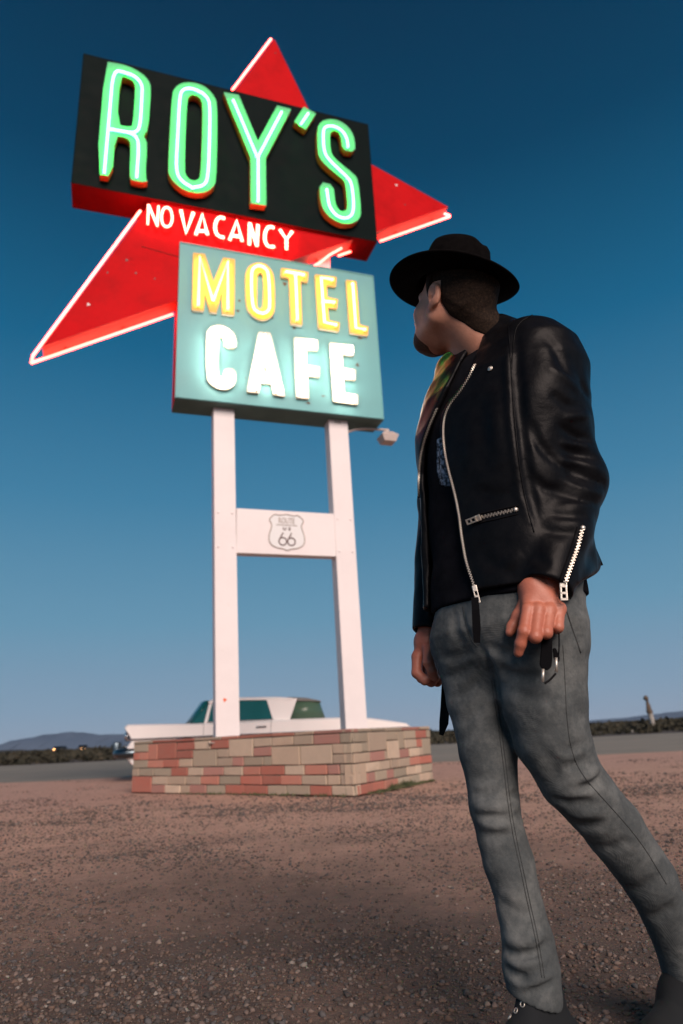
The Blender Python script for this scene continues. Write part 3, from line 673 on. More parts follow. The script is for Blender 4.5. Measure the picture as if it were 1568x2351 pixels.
for f_, w__ in ((fl_, wl_), (fr_, wr_)):
    for zz in (bz0 + .08, bz1 - .08):
        for sg in (-1, 1):
            m = MB(); m.lathe([(.018, 0), (.018, .008), (.009, .012)], Matrix.Translation((f_(zz) + sg * w__ * .33, PO, zz)) @ Matrix.Rotation(pi / 2, 4, 'X'), 8); m.build('bolt', WHITEP, sign)
    m = MB(); m.box((f_(.62), PO + PD / 2, .607), (w__ + .2, PD + .2, .012)); m.build('base_plate', FLT0, sign)
q_ = on(775, 967, PO); m = MB(); m.box((q_[0], PO - .003, q_[1] - .02), (.11, .006, .035)); m.build('maker_plate', FLT0, sign)
spot(516, 1607, PO, .022, ORANGE, pl, 'paint_stain', 1.0)
# feed conduit on the back of the right post
m = MB(); m.tube([W(fr_(.62) + .05, .62, PO + PD + .03), W(fr_(4.9) + .05, IB[2], PO + PD + .03)], .018, 8); m.build('conduit', FLT0, sign, True)
# floodlight on a curved arm
FLT = paint('galvanised', (.55, .46, .42), .5, .15, 8)
OFL = PO + .1
pp = [W(*on(x, y, OFL), OFL) for x, y in ((799, 992), (815, 986), (840, 984), (865, 986), (888, 987))]
m = MB(); m.tube(chaikin(pp, 2), .02, 8); arm = m.build('floodlight_arm', FLT, sign, True)
hc_ = W(*on(890, 1003, OFL), OFL); m = MB()
m.lathe([(.03, .13), (.035, .085), (.06, .075), (.12, .03)], Matrix.Translation(hc_), 16); 
bm = bmesh.new(); T = [bm.verts.new(hc_ + Vector((x * .07, y * .07, .07))) for x, y in ((-1, -1), (1, -1), (1, 1), (-1, 1))]; B = [bm.verts.new(hc_ + Vector((x * .145, y * .13, .0))) for x, y in ((-1, -1), (1, -1), (1, 1), (-1, 1))]; B2 = [bm.verts.new(hc_ + Vector((x * .10, y * .10, -.11))) for x, y in ((-1, -1), (1, -1), (1, 1), (-1, 1))]
for A_, C_ in ((T, B), (B, B2)):
    for k in range(4): bm.faces.new((A_[k], A_[(k + 1) % 4], C_[(k + 1) % 4], C_[k]))
bm.faces.new(T); bm.faces.new(B2); bmesh.ops.recalc_face_normals(bm, faces=bm.faces); m.add(bm)
m.build('lamp_head', FLT, arm)

# ------------------------------------------------------------------ brick planter
BC, BL, BR = onground(815, 1828), onground(302, 1820), onground(995, 1790); BB = BL + BR - BC; HB = .682
t = NT('masonry'); vcn = t.n.new('ShaderNodeVertexColor'); vcn.layer_name = 'tone'
t.col(t.mix(t.ramp(t.noise(9, 7, .7), [(.3, .0), (.75, .55)]), vcn.outputs['Color'], t.mix(.5, vcn.outputs['Color'], (.30, .25, .20)))).set(Roughness=.9); t.bump(t.noise(45, 6, .7), .5, .01); MAS = t.m
t = NT('mortar'); t.col(t.ramp(t.noise(12, 6), [(.3, (.08, .07, .055)), (.7, (.15, .13, .10))])).set(Roughness=.95); t.bump(t.noise(60, 5), .5, .01); MORT = t.m
planter = empty('brick_planter', BC); tag(planter, 'low planter wall of red and tan brick around the foot of the sign posts', 'planter')
RED = [(.46, .15, .105), (.40, .125, .09), (.52, .21, .15), (.43, .21, .17)]; TAN = [(.54, .41, .30), (.46, .36, .27), (.60, .47, .35), (.42, .34, .25), (.37, .31, .23)]
def wallrun(A, B, seed, redp, cut=()):
    A = A - BC; B = B - BC; L = (B - A).length; d = (B - A) / L; nrm = Vector((d.y, -d.x, 0)); rr = random.Random(seed); rows = 6; hh = (HB - .045) / rows; taken = {}
    V = []; b = MB(); cols = []
    def brick(x0, x1, z0, z1, c):
        g = .007; pr = rr.uniform(0, .013); th = .12; x0 += g; x1 -= g; z0 += g * .8; z1 -= g * .8
        n0 = len(b.bm.verts); bm = bmesh.new()
        P = [A + d * x + Vector((0, 0, z)) + nrm * y for y in (pr, -th) for x, z in ((x0, z0), (x1, z0), (x1, z1), (x0, z1))]
        vs_ = [bm.verts.new(p + Vector((rr.uniform(-1, 1), rr.uniform(-1, 1), rr.uniform(-1, 1))) * .004) for p in P]
        for q in ((0, 1, 2, 3), (7, 6, 5, 4), (0, 4, 5, 1), (1, 5, 6, 2), (2, 6, 7, 3), (3, 7, 4, 0)): bm.faces.new([vs_[k] for k in q])
        bmesh.ops.recalc_face_normals(bm, faces=bm.faces); bmesh.ops.bevel(bm, geom=bm.edges[:], offset=.005, segments=1, affect='EDGES'); nv = len(bm.verts); b.add(bm); cols.extend([c] * nv)
    for r in range(rows - 1, -1, -1):
        x = 0 if r % 2 else -rr.uniform(.1, .22)
        while x < L - .01:
            big = rr.random() < (.30 if r in (rows - 2, rows - 1) else .04); w_ = rr.uniform(.29, .40) if not big else rr.uniform(.34, .50)
            if rr.random() < .15: w_ *= .55
            x0 = max(0, x); x1 = min(L, x + w_)
            if L - x1 < .09: x1 = L
            # blocked by a double-height block from the row above
            z0, z1 = r * hh, (r + 1) * hh; occ = [s for s in taken.get(r, []) if s[0] < x1 - .001 and s[1] > x0 + .001]
            if occ:
                o = occ[0]
                if o[0] > x0 + .07: x1 = o[0]
                else: x = o[1]; continue
            if x1 - x0 > .03:
                if big and r > 0 and not any(s[0] < x1 and s[1] > x0 for s in taken.get(r - 1, [])): z0 -= hh; taken.setdefault(r - 1, []).append((x0, x1))
                c = rr.choice(RED if rr.random() < redp else TAN); k = rr.uniform(.85, 1.12); brick(x0, x1, z0, z1, (c[0] * k, c[1] * k, c[2] * k, 1))
            x = x1
    x = 0
    while x < L - .01:      # thin cap course
        x1 = min(L, x + rr.uniform(.25, .6)); x1 = L if L - x1 < .1 else x1; c = rr.choice(RED if rr.random() < .45 else TAN); k = rr.uniform(.7, .95); brick(x, x1, HB - .045, HB, (c[0] * k, c[1] * k, c[2] * k, 1)); x = x1
    o = b.build('brick_wall', MAS, planter); ca = o.data.color_attributes.new('tone', 'FLOAT_COLOR', 'POINT')
    ca.data.foreach_set('color', np.array(cols, np.float32).ravel())
    m = MB(); m.poly([A - nrm * .006 + d * .004, B - nrm * .006 - d * .004, B - nrm * .15 - d * .05, A - nrm * .15 + d * .05], Vector((0, 0, HB - .006)))
    m.build('mortar', MORT, o)
wallrun(BL, BC, 11, .40); wallrun(BC, BR, 5, .42); wallrun(BR, BB, 8, .4); wallrun(BB, BL, 9, .4)
cen = (BL + BR) / 2 - BC
m = MB(); m.poly([(p - BC - cen) * .95 + cen for p in (BC, BR, BB, BL)], Vector((0, 0, .60))); m.build('soil_fill', DIRT, planter)
# weeds along the foot of the right wall
V = []; 
def tuft(c, n, h):
    for _ in range(n):
        a = random.uniform(0, 6.28); r_ = random.uniform(0, .06); p = c + Vector((cos(a) * r_, sin(a) * r_, 0)); l = Vector((random.uniform(-.5, .5), random.uniform(-.5, .5), 1)).normalized() * h * random.uniform(.4, 1); s_ = Vector((random.uniform(-1, 1), random.uniform(-1, 1), 0)).normalized() * .007
        V.extend([p - s_, p + s_, p + l * .6 + s_ * .8, p + l])
dr = (BR - BC).normalized(); nr = Vector((dr.y, -dr.x, 0))
for k in range(90):
    u = random.random(); q = BC + dr * ((BR - BC).length * (.12 + .8 * u)) + nr * random.uniform(.02, .12); tuft(q, 16, random.uniform(.02, .08) * (1.2 if .3 < u < .6 else .5))
for k in range(40):
    q = BL.lerp(BC, random.uniform(.3, .98)) + Vector((-.02, -.06, 0)); tuft(q, 8, random.uniform(.02, .05))
t = NT('weed'); t.col(t.ramp(t.noise(9, 3), [(.3, (.05, .07, .03)), (.7, (.12, .12, .06))])).set(Roughness=.9)
tag(link('weeds', npmesh('weeds', [v[:] for v in V], np.arange(len(V)).reshape(-1, 4), False), t.m), 'dry green weeds growing along the foot of the brick wall', 'weeds', kind='stuff')
# ------------------------------------------------------------------ white vintage car behind the planter
CARW = paint('chalky_white_paint', (.80, .76, .73), .38, .06, 1.2, dirt=(.55, .47, .40), bump=.05); CHROME = NT('chrome').col((.62, .62, .62)).set(Metallic=1.0, Roughness=.18).m
t = NT('teal_glass'); t.col((.015, .15, .16)).set(Roughness=.12, Specular_IOR_Level=.25); t.b.inputs['Transmission Weight'].default_value = .35; TGL = t.m
t = NT('green_glass'); t.col((.085, .15, .10)).set(Roughness=.25, Specular_IOR_Level=.3); t.b.inputs['Transmission Weight'].default_value = .15; GGL = t.m
GREYP = paint('grey_primer', (.20, .19, .175), .6, .2); INT = paint('cabin_vinyl', (.03, .045, .05), .7)
DCHR = NT('dull_chrome').col((.10, .13, .15)).set(Metallic=1.0, Roughness=.3).m
yw = math.atan2(1.6, 5.5); q = at(287, 1700, 13.2)
car = empty('vintage_car', (q.x, q.y, 0), yw); tag(car, 'long white vintage hardtop car with teal windows parked behind the brick planter', 'car')
def arch(cx_, r, n=9): return [(cx_ + r * cos(a), .34 + r * sin(a)) for a in np.linspace(pi, 0, n)]
bot = [(.12, .30)] + [(x, z) for x, z in arch(1.05, .40)] + arch(4.35, .38) + [(5.5, .34)]
topl = [(5.72, .55), (5.70, .70), (5.55, .80), (5.2, .88), (4.8, .945), (4.1, .985), (3.2, .99), (1.25, .985), (.6, 1.005), (.02, 1.02), (-.03, .97), (.03, .84), (.10, .72), (.02, .60), (.04, .40)]
bm = bmesh.new(); prof_ = bot + topl
NSEC = 9
def sec(v):        # v 0..1 across; the flanks tuck in a little and the crown is gently domed
    e = abs(v - .5) * 2; return 1 - .03 * e ** 8, .028 * (1 - e ** 2), (.035 * e ** 6)
vsx = []
for i in range(NSEC):
    v = [0, .012, .05, .25, .5, .75, .95, .988, 1][i]; e = [0, .35, .85, 1, 1.02, 1, .85, .35, 0][i]
    row = []
    for x, z in prof_:
        zz = z; 
        if z > .86: zz = z - (1 - min(1, e)) * .05 + (.02 * (e - .85) if e > .85 else 0) - (.045 if .3 < x < 4.9 and i in (3, 4, 5) and x < 1.3 else 0)
        xx = 2.85 + (x - 2.85) * (1 - .012 * (1 - min(1, e))); row.append(bm.verts.new((xx, v * 1.95, zz)))
    vsx.append(row)
nP = len(prof_)
for A_, B_ in zip(vsx, vsx[1:]):
    for k in range(nP): bm.faces.new((A_[k], A_[(k + 1) % nP], B_[(k + 1) % nP], B_[k]))
for A_ in (vsx[0], vsx[-1]):
    es = [bm.edges.get((A_[k], A_[(k + 1) % nP])) for k in range(nP)]; bmesh.ops.triangle_fill(bm, use_beauty=True, edges=es)
bmesh.ops.recalc_face_normals(bm, faces=bm.faces); m = MB(); m.add(bm); m.build('body', CARW, car, ang=32)
# roof, pillars, glass
def slab(name, mat, rows, parent=car, ang=35):
    """rows: cross rings as lists of points, lofted"""
    bm = bmesh.new(); R = [[bm.verts.new(p) for p in r] for r in rows]
    for A_, B_ in zip(R, R[1:]):
        for k in range(len(A_) - 1): bm.faces.new((A_[k], A_[k + 1], B_[k + 1], B_[k]))
    bmesh.ops.recalc_face_normals(bm, faces=bm.faces); m = MB(); m.add(bm); o = m.build(name, mat, parent, ang=ang); md = o.modifiers.new('t', 'SOLIDIFY'); md.thickness = .025; return o
ry = [.13, .2, .45, .97, 1.5, 1.75, 1.82]
def roofrow(x, z): return [(x, y, z - c) for y, c in zip(ry, (.06, .015, .0, -.012, .0, .015, .06))]
slab('roof', CARW, [roofrow(1.52, 1.395), roofrow(1.6, 1.43), roofrow(2.2, 1.455), roofrow(2.9, 1.44), roofrow(3.2, 1.415)])
for y, s_ in ((.12, 1), (1.83, -1)):
    m = MB(); m.poly([Vector((2.78, y, .98)), Vector((3.12, y, .98)), Vector((3.28, y + .02 * s_, 1.38)), Vector((2.66, y + .02 * s_, 1.38))], Vector((0, .05 * s_, 0))); m.build('rear_pillar', CARW, car)
    m = MB(); m.poly([Vector((1.44, y, .98)), Vector((1.50, y, .98)), Vector((1.60, y + .02 * s_, 1.38)), Vector((1.54, y + .02 * s_, 1.38))], Vector((0, .05 * s_, 0))); m.build('front_pillar', CARW, car)
    m = MB(); m.poly([Vector((1.50, y + .02 * s_, .98)), Vector((2.78, y + .02 * s_, .98)), Vector((2.67, y + .03 * s_, 1.37)), Vector((1.60, y + .03 * s_, 1.37))], Vector((0, .008 * s_, 0))); m.build('side_window', TGL, car)
    m = MB(); m.tube([(1.5, y - .004 * s_, .99), (2.78, y - .004 * s_, .99)], .012, 6); m.tube([(2.05, y + .02 * s_, .99), (2.07, y + .03 * s_, 1.37)], .014, 6); m.build('window_trim', CHROME, car)
slab('windshield', TGL, [[(1.25, .22, .985), (1.18, .6, .985), (1.15, .97, .985), (1.18, 1.35, .985), (1.25, 1.73, .985)], [(1.53, .22, 1.39), (1.47, .6, 1.4), (1.45, .97, 1.4), (1.47, 1.35, 1.4), (1.53, 1.73, 1.39)]])
for y in (.16, 1.79):
    m = MB(); m.poly([Vector((1.22, y, .985)), Vector((1.45, y, .985)), Vector((1.54, y, 1.37))], Vector((0, .01, 0))); m.build('wing_glass', TGL, car)
slab('rear_window', GGL, [[(3.14, .15, .985), (3.6, .17, .985), (3.86, .30, .985), (3.97, .6, .985), (4.0, .97, .985), (3.97, 1.34, .985), (3.86, 1.64, .985), (3.6, 1.78, .985), (3.14, 1.8, .985)],
     [(3.27, .2, 1.345), (3.55, .22, 1.34), (3.76, .34, 1.335), (3.86, .62, 1.33), (3.89, .97, 1.33), (3.86, 1.32, 1.33), (3.76, 1.6, 1.335), (3.55, 1.72, 1.34), (3.27, 1.75, 1.345)]])
slab('rear_roof_edge', GREYP, [[(3.22, .16, 1.35), (3.55, .19, 1.345), (3.78, .31, 1.335), (3.89, .6, 1.33), (3.92, .97, 1.33), (3.89, 1.34, 1.33), (3.78, 1.63, 1.335), (3.55, 1.75, 1.345), (3.22, 1.78, 1.35)],
     [(3.2, .24, 1.41), (3.4, .3, 1.405), (3.55, .42, 1.40), (3.62, .65, 1.40), (3.64, .97, 1.40), (3.62, 1.3, 1.40), (3.55, 1.5, 1.40), (3.4, 1.62, 1.405), (3.2, 1.7, 1.41)],
     [(3.15, .4, 1.432), (3.2, .5, 1.432), (3.22, .6, 1.432), (3.23, .8, 1.435), (3.23, .97, 1.437), (3.23, 1.14, 1.435), (3.22, 1.3, 1.432), (3.2, 1.4, 1.432), (3.15, 1.5, 1.432)]])
m = MB(); m.box((2.0, .97, .86), (.5, 1.4, .2), bevel=.05); m.box((2.25, .97, 1.05), (.14, 1.4, .35), bevel=.05); m.box((3.05, .97, 1.0), (.14, 1.4, .3), bevel=.05); m.build('seat', INT, car)
m = MB(); m.tube([Vector((1.62, .55, 1.02)) + Vector((.05 * sin(a), .19 * cos(a), .17 * sin(a))) for a in np.linspace(0, 6.28, 21)[:-1]], .014, 6, True); m.build('steering_wheel', INT, car)
for x in (1.05, 4.35):
    for y, s_ in ((.1, 1), (1.85, -1)):
        w_ = empty('wheel', (x, y, .34), 0, car); T_ = Matrix.Rotation(pi / 2, 4, 'X')
        m = MB(); m.lathe([(.22, -.08), (.32, -.09), (.34, -.05), (.34, .05), (.32, .09), (.22, .08)], T_, 28); m.build('tyre', RUBBER, w_, True)
        m = MB(); m.lathe([(.02, .105), (.1, .10), (.2, .07), (.225, .05), (.225, -.05), (.02, -.09)], T_ if s_ > 0 else Matrix.Rotation(-pi / 2, 4, 'X'), 24); m.build('hubcap', CHROME, w_, True)
for x, s_ in ((-.14, -1), (5.82, 1)):
    m = MB(); P_ = chaikin([(x - s_ * .55, -.02, .5), (x - s_ * .12, -.04, .5), (x, .15, .5), (x, .97, .5), (x, 1.8, .5), (x - s_ * .12, 1.99, .5), (x - s_ * .55, 1.97, .5)], 2); m.tube(P_, .085, 10)
    for y in (.35, 1.6): m.box((x + s_ * .02, y, .56), (.12, .1, .3), bevel=.03)
    m.build('bumper', DCHR, car, True)
m = MB(); 
for k in range(5): m.tube([(-.0, .55, .62 + k * .055), (-.0, 1.4, .62 + k * .055)], .014, 6)
m.build('grille', CHROME, car)
for y in (.2, .38, 1.57, 1.75):
    m = MB(); m.lathe([(.02, -.01), (.085, -.01), (.09, .02), (.05, .05), (.01, .055)], Matrix.Translation((.035, y, .80)) @ Matrix.Rotation(-pi / 2, 4, 'Y'), 16); m.build('headlight', CHROME, car, True)
for y in (.18, 1.77):
    m = MB(); m.ico((5.7, y, .66), (.05, .1, .07), 2); m.build('tail_light', paint('red_lens', (.35, .01, .01), .2), car, True)
m = MB(); m.tube([(.02, -.012, .735), (5.6, -.012, .72)], .015, 6); m.build('side_trim', CHROME, car)
m = MB(); m.tube([(2.45, -.02, .86), (2.62, -.02, .86)], .013, 6); m.box((2.44, -.01, .86), (.03, .04, .03)); m.build('door_handle', CHROME, car)
m = MB(); m.tube([(2.72, -.003, .97), (2.70, -.003, .6), (2.68, -.003, .38)], .004, 4); m.tube([(1.42, -.003, .97), (1.42, -.003, .4)], .004, 4); m.build('door_seam', INT, car)
# ------------------------------------------------------------------ the man
t = NT('skin'); n1 = t.noise(9, 5, .6); n2 = t.noise(70, 4, .7)
t.col(t.mix(t.ramp(n2, [(.35, 0.0), (.75, .35)]), t.ramp(n1, [(.3, (.62, .27, .175)), (.55, (.72, .36, .245)), (.75, (.75, .42, .30))]), (.45, .18, .11))).set(Roughness=.5)
sx = t.n.new('ShaderNodeSeparateXYZ'); t.lk(t.tc.outputs['Object'], sx.inputs[0]); lastc = t.b.inputs['Base Color'].links[0].from_socket
t.col(t.mix(t.ramp(sx.outputs['Z'], [(.90, 1.0), (.99, .0)]), lastc, t.mix(1.0, lastc, (.68, .46, .42), 'MULTIPLY')))
t.b.inputs['Subsurface Weight'].default_value = .0; t.bump(t.voro(260), .12, .0015, t.bump(n2, .15, .003)); SKIN = t.m
t = NT('hair'); t.col(t.ramp(t.noise(190, 4, .7), [(.3, (.008, .005, .0035)), (.55, (.024, .014, .009)), (.75, (.06, .036, .022))])).set(Roughness=.85, Specular_IOR_Level=.15); t.bump(t.noise(420, 3, .7), .5, .002); HAIR = t.m
t = NT('beard'); t.col(t.ramp(t.noise(160, 5, .75), [(.3, (.05, .022, .013)), (.6, (.13, .058, .034)), (.8, (.24, .115, .07))])).set(Roughness=.8); t.bump(t.noise(300, 3, .7), .8, .003); BEARD = t.m
t = NT('black_leather'); w1 = t.noise(12, 4, .55, dist=.15); w2 = t.noise(38, 5, .65)
t.col(t.ramp(w2, [(.3, (.003, .003, .004)), (.8, (.007, .007, .008))])).set(Roughness=t.ramp(t.noise(7, 4), [(.3, .32), (.75, .50)])); t.b.inputs['Specular IOR Level'].default_value = .09
t.bump(t.voro(420), .10, .0008, t.bump(w2, .12, .004, t.bump(w1, .22, .014))); LEATHER = t.m
t = NT('black_cotton'); t.col(t.ramp(t.noise(30, 4), [(.3, (.006, .006, .008)), (.7, (.010, .010, .013))])).set(Roughness=1.0, Specular_IOR_Level=.05); t.bump(t.noise(20, 5), .3, .01); COTTON = t.m
t = NT('grey_denim'); f1 = t.noise(7, 8, .72); wv = t.n.new('ShaderNodeTexWave'); wv.bands_direction = 'DIAGONAL'; wv.inputs['Scale'].default_value = 260; wv.inputs['Distortion'].default_value = 2; t.lk(t.tc.outputs['Object'], wv.inputs['Vector'])
t.col(t.mix(t.ramp(t.noise(130, 4, .8), [(.3, .0), (.8, .5)]), t.ramp(f1, [(.28, (.022, .030, .034)), (.48, (.052, .062, .065)), (.66, (.165, .175, .17))]), (.115, .12, .115))).set(Roughness=.95)
t.bump(wv.outputs['Color'], .18, .0012, t.bump(t.noise(13, 4, .5, dist=.2), .55, .016)); DENIM = t.m
t = NT('denim_seam'); t.col((.045, .05, .05)).set(Roughness=.95); SEAM = t.m
t = NT('felt'); t.col(t.ramp(t.noise(60, 4), [(.3, (.003, .0025, .0025)), (.7, (.006, .005, .005))])).set(Roughness=1.0, Specular_IOR_Level=.04); t.bump(t.noise(300, 3), .25, .001); FELT = t.m
t = NT('ribbon'); t.col((.004, .004, .004)).set(Roughness=.55); RIBBON = t.m
METAL = NT('zip_metal').col((.66, .60, .52)).set(Metallic=.75, Roughness=.42).m
TAPE = NT('zip_tape').col((.004, .004, .005)).set(Roughness=1.0, Specular_IOR_Level=.1).m
LINING = NT('lining').col((.03, .024, .02)).set(Roughness=.45).m
t = NT('shirt_print'); t.col(t.ramp(t.noise(140, 3, .8), [(.46, (.010, .010, .014)), (.54, (.22, .27, .35)), (.66, (.45, .48, .58))])).set(Roughness=.9); PRINT = t.m
CANVAS = paint('black_canvas', (.012, .014, .016), .9, .3, 20); RUBB = paint('shoe_rubber', (.03, .03, .03), .7, .3, 9)

FACE_AZ = radians(220); FW = Vector((cos(FACE_AZ), sin(FACE_AZ), 0)); LF = Vector((-FW.y, FW.x, 0))
def T3(v): return (v.x, v.y, v.z)
man = empty('person', (.38, 1.5, 0)); tag(man, 'person in black hat, black leather jacket and grey jeans looking back at the sign', 'person')
def skinmesh(name, V, Q, mat, parent, smooth_it=1):
    if smooth_it: V = relax(V, Q, smooth_it)
    me = npmesh(name, V - np.array(man.location[:]) if parent is man else V, Q); return link(name, me, mat, parent)
def toman(pts): return [Vector(p) - man.location for p in pts]

# trunk as a loft: z, centre x, centre y, half across, half deep, facing
YW = FACE_AZ
def c_at(X, z, d=1.5):
    """x of the trunk centre seen at column X at height z"""
    lo, hi = -500., 3500.
    for _ in range(40):
        m_ = (lo + hi) / 2
        if at(X, m_, d).z > z: lo = m_
        else: hi = m_
    return at(X, lo, d).x
def trunk(extra=0.0, zlo=.80, lean=0):
    K = []
    for z, X, d, hw, hd in ((.74, 1165, 1.50, .205, .150), (.88, 1163, 1.50, .200, .150), (.96, 1158, 1.50, .196, .148), (1.05, 1150, 1.50, .196, .146), (1.18, 1146, 1.50, .208, .152), (1.30, 1146, 1.50, .222, .152), (1.38, 1148, 1.50, .222, .140), (1.44, 1146, 1.50, .205, .115), (1.49, 1146, 1.50, .148, .086), (1.53, 1138, 1.50, .092, .066), (1.57, 1128, 1.50, .05, .045)):
        K.append((z, c_at(X, z, d), d, hw + extra, hd + extra, YW))
    return K
TR = trunk(); 
def jtorso(P): return stack(P, TR, 2.3)
# key points
SHL = at(1226, 815, 1.395); ELL = at(1316, 1105, 1.41); WRL = at(1252, 1352, 1.335)
SHR = at(1060, 860, 1.63); ELR = at(1012, 1150, 1.73); WRR = at(985, 1452, 1.665)

# ---- jacket
def sleeves(P):
    d = cone(P, T3(SHL), T3(SHL.lerp(ELL, .55)), .063, .071); d = smin(d, cone(P, T3(SHL.lerp(ELL, .55)), T3(ELL), .072, .069), .03)
    d = smin(d, cone(P, T3(ELL), T3(ELL.lerp(WRL, .5)), .069, .062), .02); d = smin(d, cone(P, T3(ELL.lerp(WRL, .5)), T3(WRL), .062, .050), .02)
    e = cone(P, T3(SHR), T3(ELR), .072, .060); e = smin(e, cone(P, T3(ELR), T3(WRR), .060, .043), .02)
    return d, e
tubeL = (ELL - WRL).normalized()
def snapfold(bvh, L, gain=False):
    """fold lines given as seen from the viewpoint, laid onto the cloth surface: points, width, depth"""
    out = []
    for pts, w_, dp in L:
        q_ = []
        for x, y in [(p.x, p.y) for p in resample([Vector((a, b, 0)) for a, b in pts], 16)]:
            h = bvh.ray_cast(CP, ray(x, y).normalized(), 4)
            if h[0] is not None and (not q_ or (h[0] - Vector(q_[-1])).length < .07): q_.append(T3(h[0]))
        if len(q_) > 1: out.append((q_, w_, dp * (1.4 if gain else 1)))
    return out
CUFFN = f3(T3(tubeL)); CUFFP = f3(T3(WRL)); CUFFN2 = f3(T3((ELR - WRR).normalized())); CUFFP2 = f3(T3(WRR))
HEMZ = .868
CRW = []
def jacket_outer(P):
    t0 = jtorso(P); L, Rr = sleeves(P)
    hem = HEMZ + .05 * np.clip((P[..., 0] - .46) / .1, 0, 1) - P[..., 2]; t0 = smin(t0, cone(P, T3(at(1335, 1230, 1.50)), T3(at(1352, 1292, 1.50)), .018, .026), .05); t0 = smax(t0, hem, .004)
    L = smax(L, (CUFFP - P) @ CUFFN, .003); Rr = smax(Rr, (CUFFP2 - P) @ CUFFN2, .003)
    # sleeves keep a visible crease against the body, filleted only at the shoulder
    kk = .012 + .05 * np.clip((P[..., 2] - 1.36) / .12, 0, 1)
    d = smin(t0, L, kk); d = smin(d, Rr, kk)
    d = smin(d, ell(P, T3(at(1212, 778, 1.41)), (.044, .05, .028)), .04)
    # epaulette-like fullness on the back and the flared tail
    if CRW: d = d + folds(P, CRW)
    d = d + wob(P, 17, .0022, 1.3) + wob(P, 41, .0008, 4.1)
    return d
def march(fn, X, Y, t0=.9):
    r = ray(X, Y).normalized(); t_ = t0
    for _ in range(160):
        p = CP + r * t_; v = float(fn(np.array([[p.x, p.y, p.z]], dtype=np.float32))[0]); 
        if v < .0006: return p
        t_ += max(v * .6, .0006)
        if t_ > 3.5: break
    return None
K_ = np.array(sorted(TR)); 
def ang_of(p):
    cx_, cy_ = np.interp(p.z, K_[:, 0], K_[:, 1]), np.interp(p.z, K_[:, 0], K_[:, 2]); a = math.atan2(p.y - cy_, p.x - cx_) - YW
    return (a + pi) % (2 * pi) - pi
ZIP = [(1083, 836), (1068, 868), (1048, 900), (1027, 925), (1014, 950), (1009, 985), (1012, 1030), (1022, 1080), (1036, 1130), (1046, 1180), (1052, 1230), (1062, 1290), (1076, 1330), (1086, 1362)]
FAR = [(1046, 838), (1022, 890), (1000, 935), (980, 980), (964, 1030), (958, 1090), (960, 1150), (958, 1220), (957, 1300), (958, 1405)]
def tofn(P): return jtorso(P)
def zang(L):
    o = []
    for X, Y in L:
        p = None; k = 0
        while p is None and k < 40: p = march(tofn, X + k * 2, Y); k += 1
        if p: o.append((p.z, ang_of(p)))
    o.sort(); return np.array(o)
ZA, FA = zang(ZIP), zang(FAR)
print('zip', ZA.round(2).tolist()); print('far', FA.round(2).tolist())
def opening(P):
    """signed: negative inside the open front of the jacket"""
    z = P[..., 2]; cx_ = np.interp(z, K_[:, 0], K_[:, 1]); cy_ = np.interp(z, K_[:, 0], K_[:, 2]); dx, dy = P[..., 0] - cx_, P[..., 1] - cy_
    a = np.arctan2(dy, dx) - YW; a = (a + pi) % (2 * pi) - pi; r = np.sqrt(dx * dx + dy * dy)
    a1 = np.interp(z, ZA[:, 0], ZA[:, 1]); a0 = np.interp(z, FA[:, 0], FA[:, 1]); lo, hi = np.minimum(a0, a1), np.maximum(a0, a1)
    d = np.maximum(lo - a, a - hi) * np.maximum(r, .03)
    return np.maximum(d, r - .30)
def jacket(P):
    o = jacket_outer(P); z = P[..., 2]
    L, Rr = sleeves(P)
    d = o
    inner = np.minimum(jtorso(P) + .012, np.minimum(L, Rr) + .010) + (np.maximum(folds(P, CRW), 0) if CRW else 0)
    d = smax(d, -inner, .003)
    d = smax(d, -opening(P), .004)
    return d
bb = [at(940, 1150, 1.7), at(1420, 1150, 1.4)]
V, Q = nets(jacket_outer, (bb[0].x - .03, 1.20, .80), (bb[1].x + .06, 1.86, 1.62), .012)
B0 = BVHTree.FromPolygons([tuple(v) for v in V], [tuple(q) for q in Q.tolist()])
